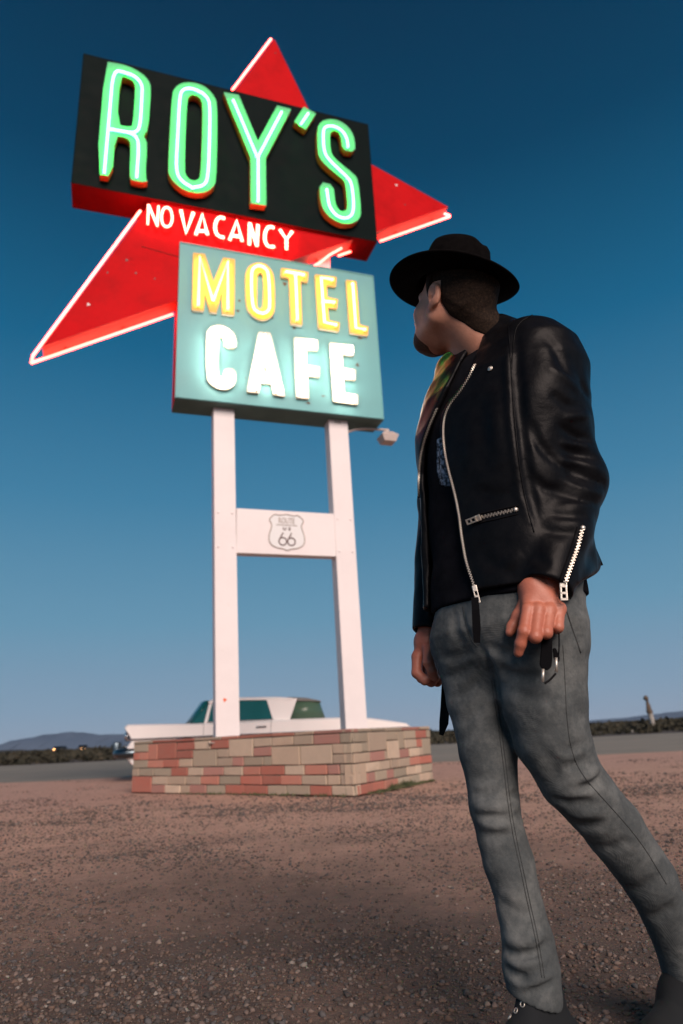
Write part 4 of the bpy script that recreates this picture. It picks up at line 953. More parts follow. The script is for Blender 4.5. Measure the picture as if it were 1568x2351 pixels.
CRW = snapfold(B0, [
    ([(1296, 962), (1335, 952), (1378, 962)], .008, -.006), ([(1285, 980), (1325, 1004), (1372, 1012)], .009, .007), ([(1282, 1016), (1330, 1022), (1380, 1030)], .007, -.006), ([(1292, 1036), (1335, 1046), (1384, 1052)], .008, .006), ([(1278, 1056), (1330, 1064), (1388, 1082)], .008, -.007),
    ([(1296, 1078), (1345, 1096), (1392, 1112)], .009, .007), ([(1290, 1104), (1335, 1122), (1386, 1136)], .008, -.006), ([(1280, 1132), (1330, 1146), (1380, 1160)], .008, .006), ([(1288, 1158), (1330, 1160), (1372, 1158)], .007, -.004), ([(1262, 1180), (1310, 1184), (1352, 1184)], .009, .007),
    ([(1240, 1215), (1290, 1225), (1325, 1222)], .010, .005), ([(1215, 1325), (1250, 1338), (1288, 1348)], .008, .005), ([(1225, 1280), (1262, 1300)], .010, .005), ([(1330, 870), (1362, 930), (1384, 1000)], .010, .005), ([(1262, 900), (1300, 930), (1350, 936)], .012, .005), ([(1250, 840), (1290, 860), (1335, 905)], .012, -.004),
    ([(1240, 760), (1275, 800), (1300, 860)], .012, .005), ([(1212, 960), (1232, 1010), (1262, 1050), (1290, 1068)], .010, .007), ([(1215, 1090), (1250, 1120), (1290, 1128)], .010, .006),
    ([(1186, 760), (1188, 850), (1196, 960), (1206, 1060), (1222, 1140), (1236, 1200)], .010, .012), ([(1168, 760), (1164, 840), (1170, 950), (1184, 1060), (1194, 1140), (1222, 1205)], .008, -.007),
    ([(1100, 900), (1105, 1000), (1120, 1100)], .020, .004), ([(1130, 880), (1140, 980), (1150, 1080)], .018, -.004), ([(1090, 1250), (1130, 1300), (1190, 1320)], .016, .005), ([(1080, 1120), (1130, 1140), (1180, 1135)], .016, .004), ([(1100, 1330), (1150, 1310), (1200, 1270)], .014, -.004)])
V, Q = nets(jacket, (bb[0].x - .03, 1.20, .80), (bb[1].x + .06, 1.86, 1.62), .0042)
jk = skinmesh('jacket', V, Q, LEATHER, man, 1); JB = BVHTree.FromPolygons([tuple(v) for v in V], [tuple(q) for q in Q.tolist()])
# ---- shirt
def shirt(P):
    d = jtorso(P) + .016; d = d + wob(P, 22, .003, 2.2) + crease(P, T3(at(1030, 960, 1.4)), T3(at(1060, 1250, 1.4)), .012, .006) + crease(P, T3(at(1010, 1000, 1.4)), T3(at(1020, 1330, 1.4)), .012, -.004)
    d = np.maximum(d, .856 - P[..., 2]); return d
V, Q = nets(shirt, (bb[0].x - .03, 1.22, .80), (bb[1].x + .05, 1.80, 1.62), .006)
sh = skinmesh('shirt', V, Q, COTTON, man, 1); SB = BVHTree.FromPolygons([tuple(v) for v in V], [tuple(q) for q in Q.tolist()])

# ---- jeans
HB_ = at(1240, 1500, 1.43)
LB = [(1240, 1490, 1.44, .094), (1247, 1600, 1.44, .086), (1268, 1700, 1.44, .074), (1308, 1785, 1.45, .065), (1404, 1896, 1.50, .058), (1492, 2022, 1.55, .054), (1558, 2158, 1.60, .049), (1594, 2262, 1.62, .055)]
LA = [(1084, 1490, 1.55, .088), (1100, 1600, 1.54, .073), (1121, 1720, 1.52, .058), (1138, 1855, 1.50, .050), (1166, 1980, 1.50, .048), (1192, 2085, 1.50, .0435), (1214, 2170, 1.50, .0475), (1220, 2225, 1.50, .052), (1226, 2290, 1.50, .051)]
def limb(P, L, k=.02):
    d = None
    for a, b in zip(L, L[1:]):
        c = cone(P, T3(at(*a[:3])), T3(at(*b[:3])), a[3], b[3]); d = c if d is None else smin(d, c, .008)
    return d
JCW = []
PEL = [(.68, c_at(1166, .78), 1.495, .05, .04, YW), (.74, c_at(1166, .78), 1.495, .13, .10, YW), (.80, c_at(1168, .80), 1.495, .166, .128, YW), (.88, c_at(1168, .88), 1.495, .170, .130, YW), (.99, c_at(1160, .98), 1.50, .165, .125, YW)]
def jeans(P):
    p = stack(P, PEL, 2.2); a = limb(P, LA); b = limb(P, LB); d = smin(a, b, .012); d = smin(d, p, .05)
    if JCW: d = d + folds(P, JCW)
    d = d + wob(P, 15, .0020, .4) + wob(P, 44, .0009, 2.0)
    hem = .116 - P[..., 2] + .35 * (at(1222, 2262, 1.5).x - P[..., 0]) * (P[..., 0] < .52)
    d = np.maximum(d, np.where(P[..., 0] < .52, hem, .10 - P[..., 2])); return d
V, Q = nets(jeans, (.12, 1.22, .06), (.84, 1.78, 1.0), .012)
B0 = BVHTree.FromPolygons([tuple(v) for v in V], [tuple(q) for q in Q.tolist()])
JCW = snapfold(B0, [
    ([(1325, 1812), (1356, 1806), (1384, 1782)], .007, .014), ([(1330, 1790), (1358, 1780), (1376, 1758)], .008, -.005), ([(1290, 1762), (1320, 1758), (1352, 1738)], .009, .007), ([(1290, 1720), (1325, 1716), (1350, 1700)], .009, .005), ([(1262, 1835), (1310, 1846), (1362, 1842)], .009, .008), ([(1280, 1862), (1330, 1872), (1385, 1862)], .010, -.005), ([(1288, 1885), (1340, 1900), (1400, 1888)], .010, .006),
    ([(1350, 1945), (1400, 1950), (1450, 1930)], .012, .005), ([(1420, 2040), (1470, 2042), (1515, 2010)], .012, .005), ([(1470, 2110), (1510, 2105), (1548, 2075)], .010, .006), ([(1230, 1700), (1262, 1740), (1290, 1800)], .014, .004),
    ([(1072, 1850), (1110, 1856), (1150, 1850)], .007, -.005), ([(1074, 1866), (1112, 1876), (1165, 1878), (1196, 1868)], .008, .009), ([(1086, 1890), (1125, 1898), (1170, 1896)], .009, -.004), ([(1092, 1912), (1130, 1920), (1180, 1915)], .010, .005), ([(1068, 1820), (1105, 1826), (1140, 1815)], .009, .005), ([(1160, 1830), (1182, 1826), (1202, 1812)], .007, .007), ([(1168, 1856), (1188, 1850), (1204, 1838)], .007, .006), ([(1060, 1780), (1100, 1790), (1135, 1780)], .012, .004),
    ([(1130, 2060), (1165, 2085), (1200, 2100)], .014, .004), ([(1145, 2120), (1180, 2110), (1235, 2085)], .012, .005), ([(1152, 2150), (1195, 2162), (1250, 2145)], .010, -.007), ([(1154, 2178), (1190, 2196), (1235, 2188), (1266, 2160)], .0065, .016), ([(1158, 2205), (1200, 2215), (1262, 2200)], .009, -.007), ([(1158, 2222), (1185, 2240), (1218, 2248)], .0075, .013), ([(1170, 2250), (1215, 2262), (1268, 2240)], .009, -.006), ([(1205, 2272), (1240, 2270), (1275, 2250)], .007, .009),
    ([(1096, 1478), (1112, 1500), (1128, 1530), (1142, 1590), (1150, 1650), (1162, 1700)], .009, .013), ([(1118, 1490), (1140, 1520), (1160, 1570)], .012, -.005), ([(1110, 1480), (1160, 1500), (1220, 1505)], .011, .006), ([(1130, 1505), (1180, 1528), (1250, 1530)], .010, -.004), ([(1140, 1530), (1190, 1555), (1270, 1560)], .011, .005), ([(1160, 1580), (1210, 1600), (1280, 1600)], .012, .004),
    ([(1088, 1492), (1050, 1510), (1012, 1508)], .011, .006), ([(1090, 1520), (1055, 1548), (1015, 1556)], .011, .005), ([(1100, 1560), (1065, 1595), (1025, 1605)], .012, .005), ([(1105, 1620), (1075, 1650), (1040, 1660)], .012, .004), ([(1060, 1398), (1066, 1432), (1082, 1468)], .005, .004), ([(1040, 1400), (1046, 1450), (1066, 1490)], .010, .004), ([(1300, 1560), (1320, 1600), (1335, 1660)], .014, .004), ([(1310, 1410), (1322, 1450), (1335, 1490)], .006, .005)], True)
V, Q = nets(jeans, (.12, 1.22, .06), (.84, 1.78, 1.0), .0042)
jn = skinmesh('jeans', V, Q, DENIM, man, 1); NB_ = BVHTree.FromPolygons([tuple(v) for v in V], [tuple(q) for q in Q.tolist()])
def onto(bvh, X, Y, off=.001):
    r = ray(X, Y).normalized(); h = bvh.ray_cast(CP, r, 4)
    if h[0] is None: return None, None
    n_ = h[1] if h[1].dot(r) < 0 else -h[1]; return h[0] + n_ * off, n_
def line_on(bvh, pts, off=.001, step=8):
    P = []; 
    for p in resample([Vector((x, y, 0)) for x, y in chaikin([(x, y, 0) for x, y in pts], 2) for x, y in ((x, y),)] if False else [Vector((q.x, q.y, 0)) for q in chaikin([(x, y, 0) for x, y in pts], 2)], step):
        q, n_ = onto(bvh, p.x, p.y, off)
        if q is not None and (not P or (q - P[-1]).length < .06): P.append(q)
    return P
def seam(name, bvh, pts, r, mat, parent, off=.0004):
    P = line_on(bvh, pts, off)
    if len(P) < 3: return None
    m = MB(); m.tube(toman(P), r, 5); return m.build(name, mat, parent, True)
# double inseam of the front leg, outer seam of the trailing leg, fly and pocket
for dx in (0, 6):
    seam('inseam', NB_, [(1128 + dx, 1560), (1140 + dx, 1640), (1148 + dx, 1700), (1156 + dx, 1760), (1166 + dx, 1850), (1178 + dx, 1920), (1196 + dx, 2000), (1208 + dx, 2060), (1224 + dx, 2130), (1236 + dx, 2190), (1244 + dx, 2245)], .0008, SEAM, jn)
seam('outer_seam', NB_, [(1292, 1480), (1297, 1560), (1300, 1640), (1310, 1720), (1335, 1780), (1400, 1850), (1470, 1930), (1530, 2030)], .0008, SEAM, jn)
seam('fly_seam', NB_, [(1062, 1392), (1068, 1430), (1082, 1470), (1096, 1485)], .0008, SEAM, jn)
seam('pocket_seam', NB_, [(1300, 1400), (1312, 1440), (1325, 1475), (1333, 1500)], .0016, SEAM, jn)

# ---- zips
def zipline(name, bvh, pts, parent, wdt=.0042, pitch=.0034, off=.002):
    P = line_on(bvh, pts, off, 3)
    P = resample(P, pitch); m = MB(); tp = MB()
    for i in range(1, len(P) - 1):
        d = (P[i + 1] - P[i - 1]).normalized(); v = (P[i] - CP).normalized(); s_ = d.cross(v).normalized(); n_ = s_.cross(d)
        M_ = Matrix((s_, d, n_)).transposed().to_4x4(); M_.translation = P[i] - man.location + s_ * (.0011 if i % 2 else -.0011)
        m.box((0, 0, 0), (wdt, pitch * .62, .0022), M_)
    o = m.build(name, METAL, parent); tp.tube(toman([p - (CP - p).normalized() * (wdt * .8) for p in P[::2]]), wdt * .85, 6); tp.build('zip_tape', TAPE, parent, True); return P, o
def puller(P, parent, L=.026, w_=.009, down=None, name='zip_pull', up_off=.006):
    """slider body and a slotted tag hanging from point P toward `down`"""
    v = (CP - P).normalized(); d = (down - P).normalized(); s_ = d.cross(v).normalized(); n_ = s_.cross(d); M_ = Matrix((s_, d, n_)).transposed().to_4x4(); M_.translation = P - man.location + n_ * up_off
    m = MB(); m.box((0, -.003, .0), (w_ * 1.1, .012, .005), M_, bevel=.0015); m.box((-w_ * .38, L * .45, .003), (w_ * .25, L, .0018), M_, bevel=.0006); m.box((w_ * .38, L * .45, .003), (w_ * .25, L, .0018), M_, bevel=.0006)
    m.box((0, L * .93, .003), (w_ * 1.0, L * .16, .0018), M_, bevel=.0006); m.box((0, L * .52, .003), (w_ * 1.0, L * .16, .0018), M_, bevel=.0006); m.box((0, L * .08, .003), (w_ * .8, L * .12, .0022), M_, bevel=.0006); return m.build(name, METAL, parent)
Pz, zo = zipline('front_zip', JB, [(x + 9, y) for x, y in ZIP], jk, .0027, .0030)
puller(at(1087, 1366, 1.365) if not Pz else Pz[-1], jk, .028, .009, down=(Pz[-1] + Vector((.004, 0, -.03))))
Pf, zf = zipline('front_zip', JB, [(x + 4, y) for x, y in FAR[2:]], jk, .0038)
Pp, zp = zipline('pocket_zip', JB, [(1098, 1190), (1140, 1180), (1186, 1170)], jk, .0060, .0036, .0015)
if Pp:
    puller(Pp[0], jk, .024, .012, down=Pp[0] + (Pp[0] - Pp[8]).normalized() * .03 + Vector((0, 0, -.004))); m = MB(); m.ico(Pp[-1] - man.location, (.0055, .003, .006), 1); m.build('zip_end', METAL, jk, True)
    seam('pocket_welt', JB, [(1090, 1183), (1140, 1171), (1192, 1160)], .0016, TAPE, jk); seam('pocket_welt', JB, [(1095, 1202), (1140, 1192), (1190, 1180)], .0016, TAPE, jk)
Ps, zs = zipline('sleeve_zip', JB, [(1337, 1212), (1326, 1255), (1310, 1300), (1292, 1352)], jk, .0058, .0036, .0015)
if Ps:
    puller(Ps[-1], jk, .030, .013, down=Ps[-1] + Vector((-.004, -.004, -.03))); m = MB(); m.ico(Ps[0] - man.location, (.006, .003, .006), 1); m.build('zip_end', METAL, jk, True)
    seam('sleeve_welt', JB, [(1325, 1210), (1312, 1255), (1296, 1300), (1276, 1355)], .0018, TAPE, jk)
for pts in ([(1222, 724), (1186, 745), (1178, 790), (1174, 850)], [(1168, 750), (1172, 830), (1178, 930), (1190, 1060), (1206, 1150), (1226, 1222)]):
    seam('jacket_seam', JB, pts, .0015, LEATHER, jk, .001)
def snap(X, Y, r=.0062):
    p, n_ = onto(JB, X, Y, .001)
    if p is None: return
    M_ = n_.to_track_quat('Z', 'Y').to_matrix().to_4x4(); M_.translation = p - man.location; m = MB(); m.lathe([(r, 0), (r, .001), (r * .85, .0022), (r * .6, .0018), (r * .5, .003), (.0005, .0032)], M_, 18); m.build('snap_button', METAL, jk, True)
snap(1126, 847); 

# ---- collar, folded down over the jacket neck
NC = Vector((c_at(1124, 1.50), 1.515, 1.515))
def ringpt(th, r, z, fwd=0): # th measured from the back of the neck
    d = -FW * cos(th) + LF * sin(th); return NC + d * r + Vector((0, 0, z)) + FW * fwd
rows = [[], [], [], []]
for i in range(41):
    th = (-1 + 2 * i / 40) * radians(118); f_ = (abs(th) / radians(118)); dn = f_ ** 1.8
    rows[0].append(ringpt(th, .074, .022 - .065 * dn)); rows[1].append(ringpt(th, .074 + .005, .062 - .085 * dn)); rows[2].append(ringpt(th, .092 + .004 * f_, .060 - .088 * dn)); rows[3].append(ringpt(th, .118 + .022 * dn, .012 - .085 * dn, .012 * dn))
bm = bmesh.new(); R_ = [[bm.verts.new(p - man.location) for p in r] for r in rows]
for A_, B_ in zip(R_, R_[1:]):
    for k in range(40): bm.faces.new((A_[k], A_[k + 1], B_[k + 1], B_[k]))
m = MB(); m.add(bm); col_ = m.build('collar', LEATHER, jk, True); md = col_.modifiers.new('s', 'SOLIDIFY'); md.thickness = .007; md.offset = 0; md = col_.modifiers.new('b', 'SUBSURF'); md.levels = md.render_levels = 1
p = ringpt(radians(100), .1235, -.022); M_ = (CP - p).to_track_quat('Z', 'Y').to_matrix().to_4x4(); M_.translation = p + (CP - p).normalized() * .006 - man.location
m = MB(); m.lathe([(.006, 0), (.006, .001), (.005, .002), (.0005, .003)], M_, 16); m.build('snap_button', METAL, jk, True)

# ---- head
HR = radians(133); PT = radians(20)
hf = Vector((cos(HR) * cos(PT), sin(HR) * cos(PT), sin(PT))); hs_ = Vector((-sin(HR), cos(HR), 0)); hu = hf.cross(hs_)
HS = 1.0; EAR = at(997, 676, 1.425); HC = EAR - hs_ * .079 * HS - hf * -.006
HM = Matrix((hf, hs_, hu)).transposed(); HMn = np.array(HM)
def toworld(V): return (V * HS) @ HMn.T + np.array(HC[:])
def toloc(p): return HM.inverted() @ (Vector(p) - HC) / HS
nb = toloc(NC + Vector((0, 0, -.03))); ntop = Vector((-.022, 0, -.03))
def mir(P): Q_ = P.copy(); Q_[..., 1] = np.abs(Q_[..., 1]); return Q_
def skull(P): return ell(P, (-.012, 0, .038), (.099, .0775, .092))
def headcore(P):
    S = mir(P); d = skull(P)
    d = smin(d, ell(P, (.038, 0, -.035), (.060, .058, .085)), .03)
    d = smin(d, cone(S, (.0, .058, -.052), (.062, .025, -.094), .016, .0155), .03)         # jaw
    d = smin(d, ell(P, (.069, 0, -.096), (.019, .024, .017)), .02)                         # chin
    d = smin(d, ell(S, (.058, .040, -.025), (.026, .022, .024)), .02)                      # cheekbones
    d = smin(d, cone(S, (.082, .012, .024), (.070, .045, .020), .010, .008), .012)         # brow
    d = smax(d, -ell(S, (.092, .032, .004), (.016, .017, .011)), .010)                     # sockets
    d = smin(d, ell(S, (.074, .032, .003), (.013, .0135, .013)), .003)                     # eyes
    n_ = cone(P, (.088, 0, .010), (.112, 0, -.030), .008, .011); n_ = smin(n_, ell(S, (.098, .012, -.036), (.012, .008, .008)), .008); d = smin(d, n_, .010)
    d = smin(d, ell(P, (.090, 0, -.064), (.012, .024, .006)), .005); d = smin(d, ell(P, (.088, 0, -.075), (.011, .021, .006)), .005)
    d = d + crease(P, (.102, -.022, -.0695), (.102, .022, -.0695), .004, .004)
    return d
NKr = .060
def neck(P):
    n_ = cone(P, T3(ntop), T3(nb), .056, .064)
    a = cone(P, (-.045, .0, -.02), T3(nb + Vector((-.02, 0, 0))), .045, .060); n_ = smin(n_, a, .03)
    return smin(n_, cone(P, (.0, .055, -.03), T3(nb + Vector((.045, -.01, -.01))), .018, .020), .03)
def ear(P):
    S = mir(P); a_ = radians(18); M_ = np.array([[cos(a_), 0, sin(a_)], [0, 1, 0], [-sin(a_), 0, cos(a_)]], dtype=np.float32)
    c = (-.010, .083, -.002); b_ = ell(S, c, (.019, .010, .032), M_); b_ = smin(b_, ell(S, (-.004, .079, -.030), (.010, .007, .011)), .008)
    b_ = smax(b_, -ell(S, (-.006, .093, .004), (.0105, .0085, .020), M_), .004); b_ = smax(b_, -ell(S, (-.003, .090, -.012), (.008, .009, .009)), .004)
    return smin(b_, ell(S, (.006, .079, -.008), (.005, .004, .008)), .004)
def head(P): return smin(smin(headcore(P), neck(P), .022), ear(P), .006)
zb_ = min(-.16, nb.z - .02)
V, Q = nets(head, (-.15, -.13, -.30), (.135, .13, .14), .0025); V = relax(V, Q, 1); Vh, Qh = toworld(V), Q
def hairf(P):
    base = smin(skull(P), neck(P), .03) 
    x, z = P[..., 0], P[..., 2]
    line = np.interp(x, [-.12, -.095, -.075, -.045, -.026, -.020, .012, .014, .028, .040, .055], [-.088, -.080, -.066, -.050, -.020, .034, .034, -.012, .002, .030, .060])
    base = base - .0012 - .0065 * np.clip((z - line) / .035, 0, 1) - wob(P, 90, .0006) * np.clip((z - line) / .02, 0, 1)
    d = smax(base, (line - z) * .8, .004); return np.maximum(d, np.maximum(z - .085, x - .062))
V, Q = nets(hairf, (-.14, -.11, -.12), (.075, .11, .10), .0024)
def headpart(name, V, Q, mat, parent): return link(name, npmesh(name, toworld(V) - np.array(man.location[:]), Q), mat, parent)
headpart('hair', V, Q, HAIR, man)
def beardf(P):
    base = headcore(P) - .0009 - .0004 * np.sin(P[..., 2] * 700) * np.sin(P[..., 1] * 620 + P[..., 0] * 500)
    x, z = P[..., 0], P[..., 2]; lim = np.interp(x, [.02, .045, .065, .09, .11], [-.118, -.096, -.076, -.070, -.055])
    d = smax(base, (z - lim) * .8, .006); d = np.maximum(d, .026 - x + .30 * (-.09 - z)); lips = ell(P, (.10, 0, -.070), (.02, .024, .011)); return smax(d, -lips, .004)
V, Q = nets(beardf, (0, -.08, -.15), (.12, .08, -.05), .0022)
headpart('beard', V, Q, BEARD, man)

# ---- hands
def W_(L): return [(T3(at(x, y, d)), r) for x, y, d, r in L]
def chain(P, L, k=.004):
    d = None
    for (a, ra), (b, rb) in zip(L, L[1:]):
        c = cone(P, a, b, ra, rb); d = c if d is None else smin(d, c, k)
    return d
IDX = W_([(1212, 1400, 1.305, .0125), (1203, 1450, 1.285, .0118), (1195, 1478, 1.292, .0108), (1190, 1498, 1.300, .0092)])
MID = W_([(1236, 1400, 1.302, .0128), (1229, 1462, 1.278, .0122), (1230, 1462, 1.302, .0110), (1236, 1440, 1.318, .0098)])
RNG = W_([(1260, 1402, 1.306, .0122), (1254, 1453, 1.284, .0116), (1253, 1455, 1.308, .0105), (1258, 1432, 1.324, .0094)])
PNK = W_([(1284, 1398, 1.314, .0112), (1281, 1440, 1.298, .0104), (1279, 1444, 1.318, .0094), (1280, 1424, 1.332, .0086)])
THB = W_([(1212, 1378, 1.340, .016), (1190, 1415, 1.345, .0125), (1175, 1440, 1.345, .0102), (1170, 1452, 1.342, .0085)])
PALM = [W_([(1226, 1352, 1.338, .027), (q, 1398, 1.316, .0135)]) for q in (1213, 1237, 1260, 1281)]
def handL(P):
    d = chain(P, W_([(1262, 1318, 1.345, .029), (1248, 1356, 1.338, .027)]))
    for L in PALM: d = smin(d, chain(P, L), .012)
    f_ = None
    for L in (IDX, MID, RNG, PNK): c = chain(P, L, .004); f_ = c if f_ is None else smin(f_, c, .0022)
    d = smin(d, f_, .007)
    for L in (IDX, MID, RNG, PNK): d = smin(d, ell(P, tuple(np.array(L[0][0]) + np.array([0, -.004, 0])), (.0105, .009, .011)), .008)
    d = smin(d, chain(P, THB, .006), .010)
    for L in (IDX, MID, RNG, PNK):
        p = np.array(L[1][0]); d = d + crease(P, p + (-.012, -.012, .003), p + (.012, -.012, .003), .0022, .0009)
    return d
a_ = at(1150, 1300, 1.33); c_ = at(1310, 1520, 1.33)
V1, Q1 = nets(handL, (a_.x - .01, 1.24, c_.z - .02), (c_.x + .02, 1.38, a_.z + .03), .0021)
V1 = relax(V1, Q1, 1)
RD = 1.655
RIDX = W_([(958, 1508, RD, .0135), (957, 1545, RD - .012, .0125), (975, 1562, RD - .02, .011), (990, 1552, RD - .02, .0095)])
RMID = W_([(968, 1514, RD + .02, .0135), (968, 1556, RD + .01, .0125), (990, 1566, RD - .0, .011), (1002, 1556, RD - .0, .0095)])
RRNG = W_([(982, 1518, RD + .04, .013), (984, 1560, RD + .03, .012), (1004, 1566, RD + .02, .0105), (1014, 1552, RD + .02, .009)])
RPNK = W_([(996, 1518, RD + .058, .012), (1000, 1552, RD + .05, .011), (1016, 1558, RD + .04, .0095), (1022, 1545, RD + .04, .0085)])
RTHB = W_([(985, 1490, RD - .02, .016), (984, 1520, RD - .035, .0135), (992, 1540, RD - .035, .0115), (1000, 1556, RD - .03, .0095)])
def handR(P):
    d = chain(P, W_([(988, 1425, 1.668, .028), (982, 1470, 1.662, .027)]))
    for q, dd in ((960, 0), (970, .02), (983, .04), (996, .056)): d = smin(d, chain(P, W_([(980, 1475, 1.662, .026), (q, 1508, RD + dd, .0145)])), .012)
    f_ = None
    for L in (RIDX, RMID, RRNG, RPNK): c = chain(P, L, .004); f_ = c if f_ is None else smin(f_, c, .002)
    d = smin(d, f_, .006); return smin(d, chain(P, RTHB, .005), .006)
a_ = at(935, 1410, RD); c_ = at(1040, 1590, RD)
V2, Q2 = nets(handR, (a_.x - .02, RD - .09, c_.z - .02), (c_.x + .02, RD + .11, a_.z + .03), .0024); V2 = relax(V2, Q2, 1)
# trunk and limbs beneath the clothes complete the body
def under(P):
    L, Rr = sleeves(P); d = smin(jtorso(P) + .032, np.minimum(L, Rr) + .022, .03); d = smin(d, stack(P, PEL, 2.2) + .034, .02)
    d = smin(d, smin(limb(P, LA), limb(P, LB), .01) + .022, .01); d = np.maximum(d, P[..., 2] - 1.53); return np.maximum(d, .09 - P[..., 2])
V3, Q3 = nets(under, (.10, 1.18, .05), (.84, 1.86, 1.60), .012)
Vb = np.concatenate([Vh, V1, V2, V3]) - np.array(man.location[:]); o1 = len(Vh); o2 = o1 + len(V1); o3 = o2 + len(V2)
link('body', npmesh('body', Vb, np.concatenate([Qh, Q1 + o1, Q2 + o2, Q3 + o3])), SKIN, man)
# finger nail of the index finger is on the far side of the hand and stays out of sight
# ---- hat
v_ = ray(1043, 640).normalized(); iu = CM @ Vector((sin(radians(9)), cos(radians(9)), 0)); iu = (iu - v_ * iu.dot(v_)).normalized()
hn = (v_ * sin(radians(26)) + iu * cos(radians(26))).normalized(); hx = (hf - hn * hf.dot(hn)).normalized(); hy = hn.cross(hx)
HO = at(1040, 656, 1.475)
m = MB(); bm = m.bm; n = 72; prof_ = [(.0, .097), (.030, .096), (.052, .100), (.064, .103), (.072, .100), (.079, .088), (.084, .060), (.088, .025), (.0905, .006), (.094, .0), (.105, -.0015), (.125, -.001), (.145, .001), (.1585, .0035), (.1605, .0005), (.158, -.0025), (.145, -.005), (.12, -.0068), (.094, -.0070), (.0885, -.004), (.086, .02), (.078, .07), (.0, .09)]
rings = []
for j, (r, z) in enumerate(prof_):
    ring = []
    for k in range(n):
        a = 2 * pi * k / n; ca, sa = cos(a), sin(a); rr_ = r * 1.02; x = rr_ * ca * 1.03; y = rr_ * sa * .97; zz = z
        if z > .05 and r < .08:      # teardrop pinch and centre dent
            zz -= .022 * math.exp(-(y / .020) ** 2) * (1 if x > -.055 else .4) ; 
            if x > .02: y *= 1 - .28 * min(1, (x - .02) / .06) * (z / .1)
        elif z > .05 and x > .03: y *= 1 - .22 * min(1, (x - .03) / .06) * (z / .1)
        if r > .1: zz += .010 * (sa * sa) * ((r - .1) / .06) ** 1.5 - .008 * (ca ** 2) * ((r - .1) / .06) * (1 if ca > 0 else .2) + .0015 * sin(3 * a + 1)
        p = HO + hx * x + hy * y + hn * zz - man.location; ring.append(bm.verts.new(p))
        if r == 0: break
    rings.append(ring)
for A_, B_ in zip(rings, rings[1:]):
    for k in range(n):
        if len(A_) == 1: bm.faces.new((A_[0], B_[k], B_[(k + 1) % n]))
        elif len(B_) == 1: bm.faces.new((A_[k], A_[(k + 1) % n], B_[0]))
        else: bm.faces.new((A_[k], A_[(k + 1) % n], B_[(k + 1) % n], B_[k]))
bmesh.ops.recalc_face_normals(bm, faces=bm.faces)
hat = m.build('hat', FELT, man, True)
m = MB(); rs = []
for r, z in ((.0925, .004), (.0925, .005), (.0895, .034), (.0880, .0335)): rs.append([m.bm.verts.new(HO + hx * r * 1.02 * 1.03 * cos(a) + hy * r * 1.02 * .97 * sin(a) + hn * z - man.location) for a in np.linspace(0, 2 * pi, 65)[:-1]])
for A_, B_ in zip(rs, rs[1:]):
    for k in range(64): m.bm.faces.new((A_[k], A_[(k + 1) % 64], B_[(k + 1) % 64], B_[k]))
m.build('hat_band', RIBBON, hat, True)

# ---- print on the shirt, lining, hanging straps
def patch(name, bvh, outline, mat, parent, off=.002, th=.001, step=7):
    xs = [p[0] for p in outline]; ys = [p[1] for p in outline]; V_, idx = [], {}; F_ = []
    def inside(x, y):
        c = False
        for (x0, y0), (x1, y1) in zip(outline, outline[1:] + outline[:1]):
            if (y0 > y) != (y1 > y) and x < (x1 - x0) * (y - y0) / (y1 - y0) + x0: c = not c
        return c
    gx = np.arange(min(xs), max(xs) + step, step); gy = np.arange(min(ys), max(ys) + step, step)
    for i, x in enumerate(gx):
        for j, y in enumerate(gy):
            p, n_ = onto(bvh, x, y, off)
            if p is not None: idx[i, j] = len(V_); V_.append(tuple(p - man.location))
    for i in range(len(gx) - 1):
        for j in range(len(gy) - 1):
            q = [(i, j), (i + 1, j), (i + 1, j + 1), (i, j + 1)]
            if all(k in idx for k in q) and inside(gx[i] + step / 2, gy[j] + step / 2) and max((Vector(V_[idx[a]]) - Vector(V_[idx[b]])).length for a, b in zip(q, q[1:])) < .03: F_.append([idx[k] for k in q])
    if not F_: return None
    me = bpy.data.meshes.new(name); me.from_pydata(V_, [], F_); bm = bmesh.new(); bm.from_mesh(me); bmesh.ops.delete(bm, geom=[v for v in bm.verts if not v.link_faces], context='VERTS'); bm.to_mesh(me); bm.free(); smooth(me)
    o = link(name, me, mat, parent); md = o.modifiers.new('s', 'SOLIDIFY'); md.thickness = th; return o
patch('shirt_print', SB, [(1005, 1010), (1018, 1000), (1030, 1050), (1040, 1110), (1030, 1118), (1012, 1112), (1004, 1080)], PRINT, sh, .001, .0006, 3)
def strap(name, pts, w_, mat, parent, th=.003, face=None):
    """flat band through world points"""
    m = MB(); bm = m.bm; R2 = []
    for i, p in enumerate(pts):
        a = pts[max(0, i - 1)]; b = pts[min(len(pts) - 1, i + 1)]; d = (b - a).normalized(); v = (face or (CP - p)).normalized(); s_ = d.cross(v).normalized(); n_ = s_.cross(d); ww = w_[i] if isinstance(w_, (list, tuple)) else w_
        R2.append([bm.verts.new(p - (man.location if parent else Vector()) + s_ * x * ww / 2 + n_ * y * th / 2) for x, y in ((-1, -1), (1, -1), (1, 1), (-1, 1))])
    for A_, B_ in zip(R2, R2[1:]):
        for k in range(4): bm.faces.new((A_[k], A_[(k + 1) % 4], B_[(k + 1) % 4], B_[k]))
    bm.faces.new(R2[0][::-1]); bm.faces.new(R2[-1]); bmesh.ops.recalc_face_normals(bm, faces=bm.faces); return m.build(name, mat, parent)
strap('front_strap', [at(1090, 1372, 1.335), at(1092, 1400, 1.33), at(1094, 1440, 1.332), at(1095, 1476, 1.336)], [.014, .015, .016, .012], TAPE, jk, .004)
strap('belt_end', [at(1024, 1560, 1.72), at(1022, 1620, 1.71), at(1019, 1660, 1.71), at(1013, 1688, 1.71)], [.02, .022, .022, .010], LEATHER, jk, .004)
strap('snap_tab', [at(1357, 1258, 1.50), at(1372, 1300, 1.49)], [.02, .024], LEATHER, jk, .006)
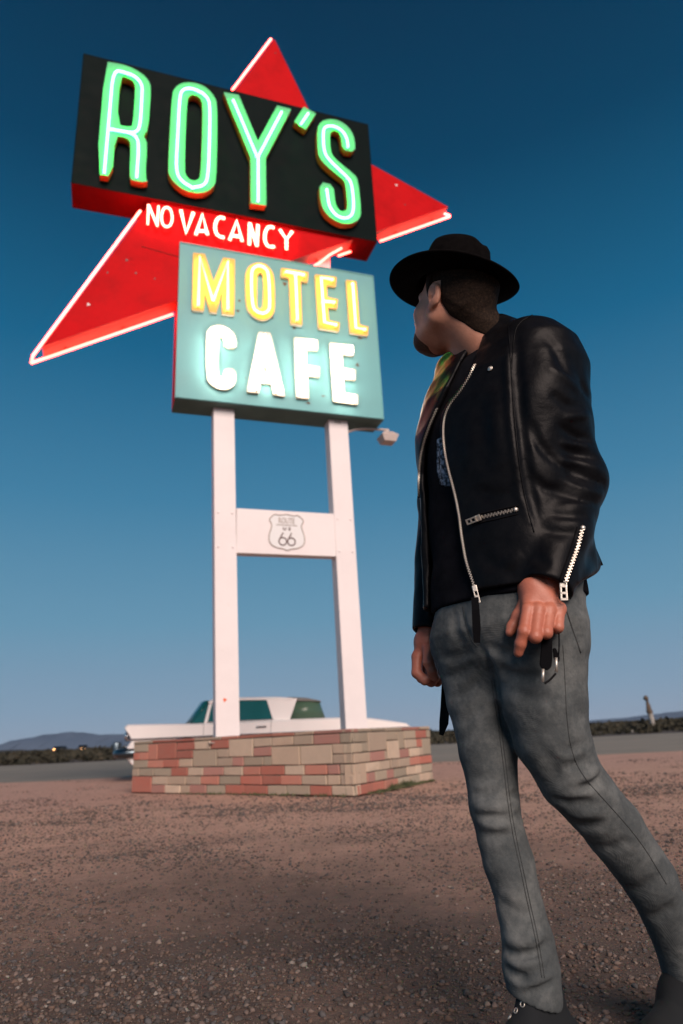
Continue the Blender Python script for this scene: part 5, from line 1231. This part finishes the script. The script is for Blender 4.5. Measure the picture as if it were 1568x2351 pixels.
# folded-back lapel lining catching the neon
# ---- shoes
def shoe(name, ank, az, pitch, parent):
    f_ = Vector((cos(az), sin(az), 0)); l_ = Vector((-f_.y, f_.x, 0)); M_ = Matrix((f_, l_, Vector((0, 0, 1)))).transposed() @ Matrix.Rotation(pitch, 3, 'Y'); Mi = np.array(M_)
    def fn(P):
        S = mir(P)
        d = cone(P, (-.045, 0, .045), (.06, 0, .045), .040, .043); d = smin(d, cone(P, (.06, .002, .042), (.155, .004, .034), .043, .034), .03); d = smin(d, ell(P, (.17, .004, .034), (.045, .042, .030)), .03)
        d = smin(d, cone(P, (-.02, 0, .06), (-.010, 0, .165), .040, .032), .03); d = smin(d, cone(P, (.045, 0, .075), (.008, 0, .150), .030, .028), .03)
        d = d + crease(P, (.10, -.05, .07), (.11, .05, .07), .007, .003) + crease(P, (.03, -.05, .12), (.03, .05, .12), .008, .003) + wob(P, 50, .001)
        return np.maximum(np.maximum(d, .014 - P[..., 2]), P[..., 2] - .172)
    V, Q = nets(fn, (-.10, -.07, 0), (.23, .07, .19), .004); V = relax(V, Q, 1); Wd = V @ Mi.T + np.array(ank[:]); o = link(name, npmesh(name, Wd - np.array(man.location[:]), Q), CANVAS, parent)
    def sf(P):
        d = np.maximum(smin(cone(P * (1, 1, 0), (-.045, 0, 0), (.06, 0, 0), .045, .048), cone(P * (1, 1, 0), (.06, .002, 0), (.17, .004, 0), .048, .044), .02), np.abs(P[..., 2] - .013) - .012); return d
    V2, Q2 = nets(sf, (-.11, -.08, -.01), (.24, .08, .04), .004); o2 = link('sole', npmesh('sole', relax(V2, Q2, 1) @ Mi.T + np.array(ank[:]) - np.array(man.location[:]), Q2), RUBB, o)
    return o, BVHTree.FromPolygons([tuple(v) for v in Wd], [tuple(q) for q in Q.tolist()]), M_
an = at(1225, 2262, 1.5); s1, SB1, M1 = shoe('shoe', Vector((an.x + .01, an.y, .0)), radians(218), 0, man)
an2 = at(1592, 2262, 1.62); s2, SB2, M2 = shoe('shoe', Vector((an2.x + .02, an2.y + .02, .035)), radians(216), radians(14), man)
for X, Y in ((1200, 2306), (1185, 2321), (1171, 2336), (1157, 2349)):
    p, n_ = onto(SB1, X, Y, .001)
    if p is None: continue
    M_ = n_.to_track_quat('Z', 'Y').to_matrix().to_4x4(); M_.translation = p - man.location; m = MB(); m.tube([M_ @ Vector((.0042 * cos(a), .0042 * sin(a), 0)) for a in np.linspace(0, 2 * pi, 15)[:-1]], .0011, 5, True); m.build('eyelet', METAL, s1, True)
# ---- key fob hanging from the left hand
fob = empty('key_fob', at(1262, 1520, 1.30)); tag(fob, 'black leather key fob with silver clips hanging from the hand of the person', 'key fob')
man_loc = man.location
def fobp(pts): return [p - fob.location for p in pts]
class _L: pass
def fstrap(name, pts, w_, mat, th=.004):
    m = MB(); bm = m.bm; R2 = []; pts = fobp(pts)
    for i, p in enumerate(pts):
        a = pts[max(0, i - 1)]; b = pts[min(len(pts) - 1, i + 1)]; d = (b - a).normalized(); s_ = d.cross(Vector((0, -1, .1))).normalized(); n_ = s_.cross(d)
        R2.append([bm.verts.new(p + s_ * x * w_[i] / 2 + n_ * y * th / 2) for x, y in ((-1, -1), (1, -1), (1, 1), (-1, 1))])
    for A_, B_ in zip(R2, R2[1:]):
        for k in range(4): bm.faces.new((A_[k], A_[(k + 1) % 4], B_[(k + 1) % 4], B_[k]))
    bm.faces.new(R2[0][::-1]); bm.faces.new(R2[-1]); bmesh.ops.recalc_face_normals(bm, faces=bm.faces); bmesh.ops.bevel(bm, geom=bm.edges[:], offset=.0012, segments=2, affect='EDGES'); return m.build(name, mat, fob)
fstrap('leather_tab', [at(1257, 1450, 1.302), at(1255, 1480, 1.30), at(1254, 1510, 1.30), at(1252, 1528, 1.30), at(1250, 1537, 1.30)], [.019, .020, .022, .022, .012], TAPE, .005)
fstrap('side_tab', [at(1272, 1488, 1.305), at(1278, 1510, 1.305), at(1280, 1520, 1.305)], [.006, .012, .006], TAPE, .004)
for a, b in (((1247, 1536), (1246, 1566)), ((1277, 1510), (1277, 1543))):
    m = MB(); m.tube(fobp([at(*a, 1.30), at(*b, 1.30)]), .0028, 8); m.build('metal_bar', METAL, fob, True)
m = MB(); m.tube(fobp(chaikin([at(1250, 1569, 1.30), at(1262, 1562, 1.30), at(1276, 1546, 1.30)], 2)), .0022, 6); m.tube(fobp(chaikin([at(1283, 1450, 1.305), at(1284, 1480, 1.305), at(1282, 1512, 1.305)], 2)), .0014, 6); m.build('cord', LEATHER, fob, True)
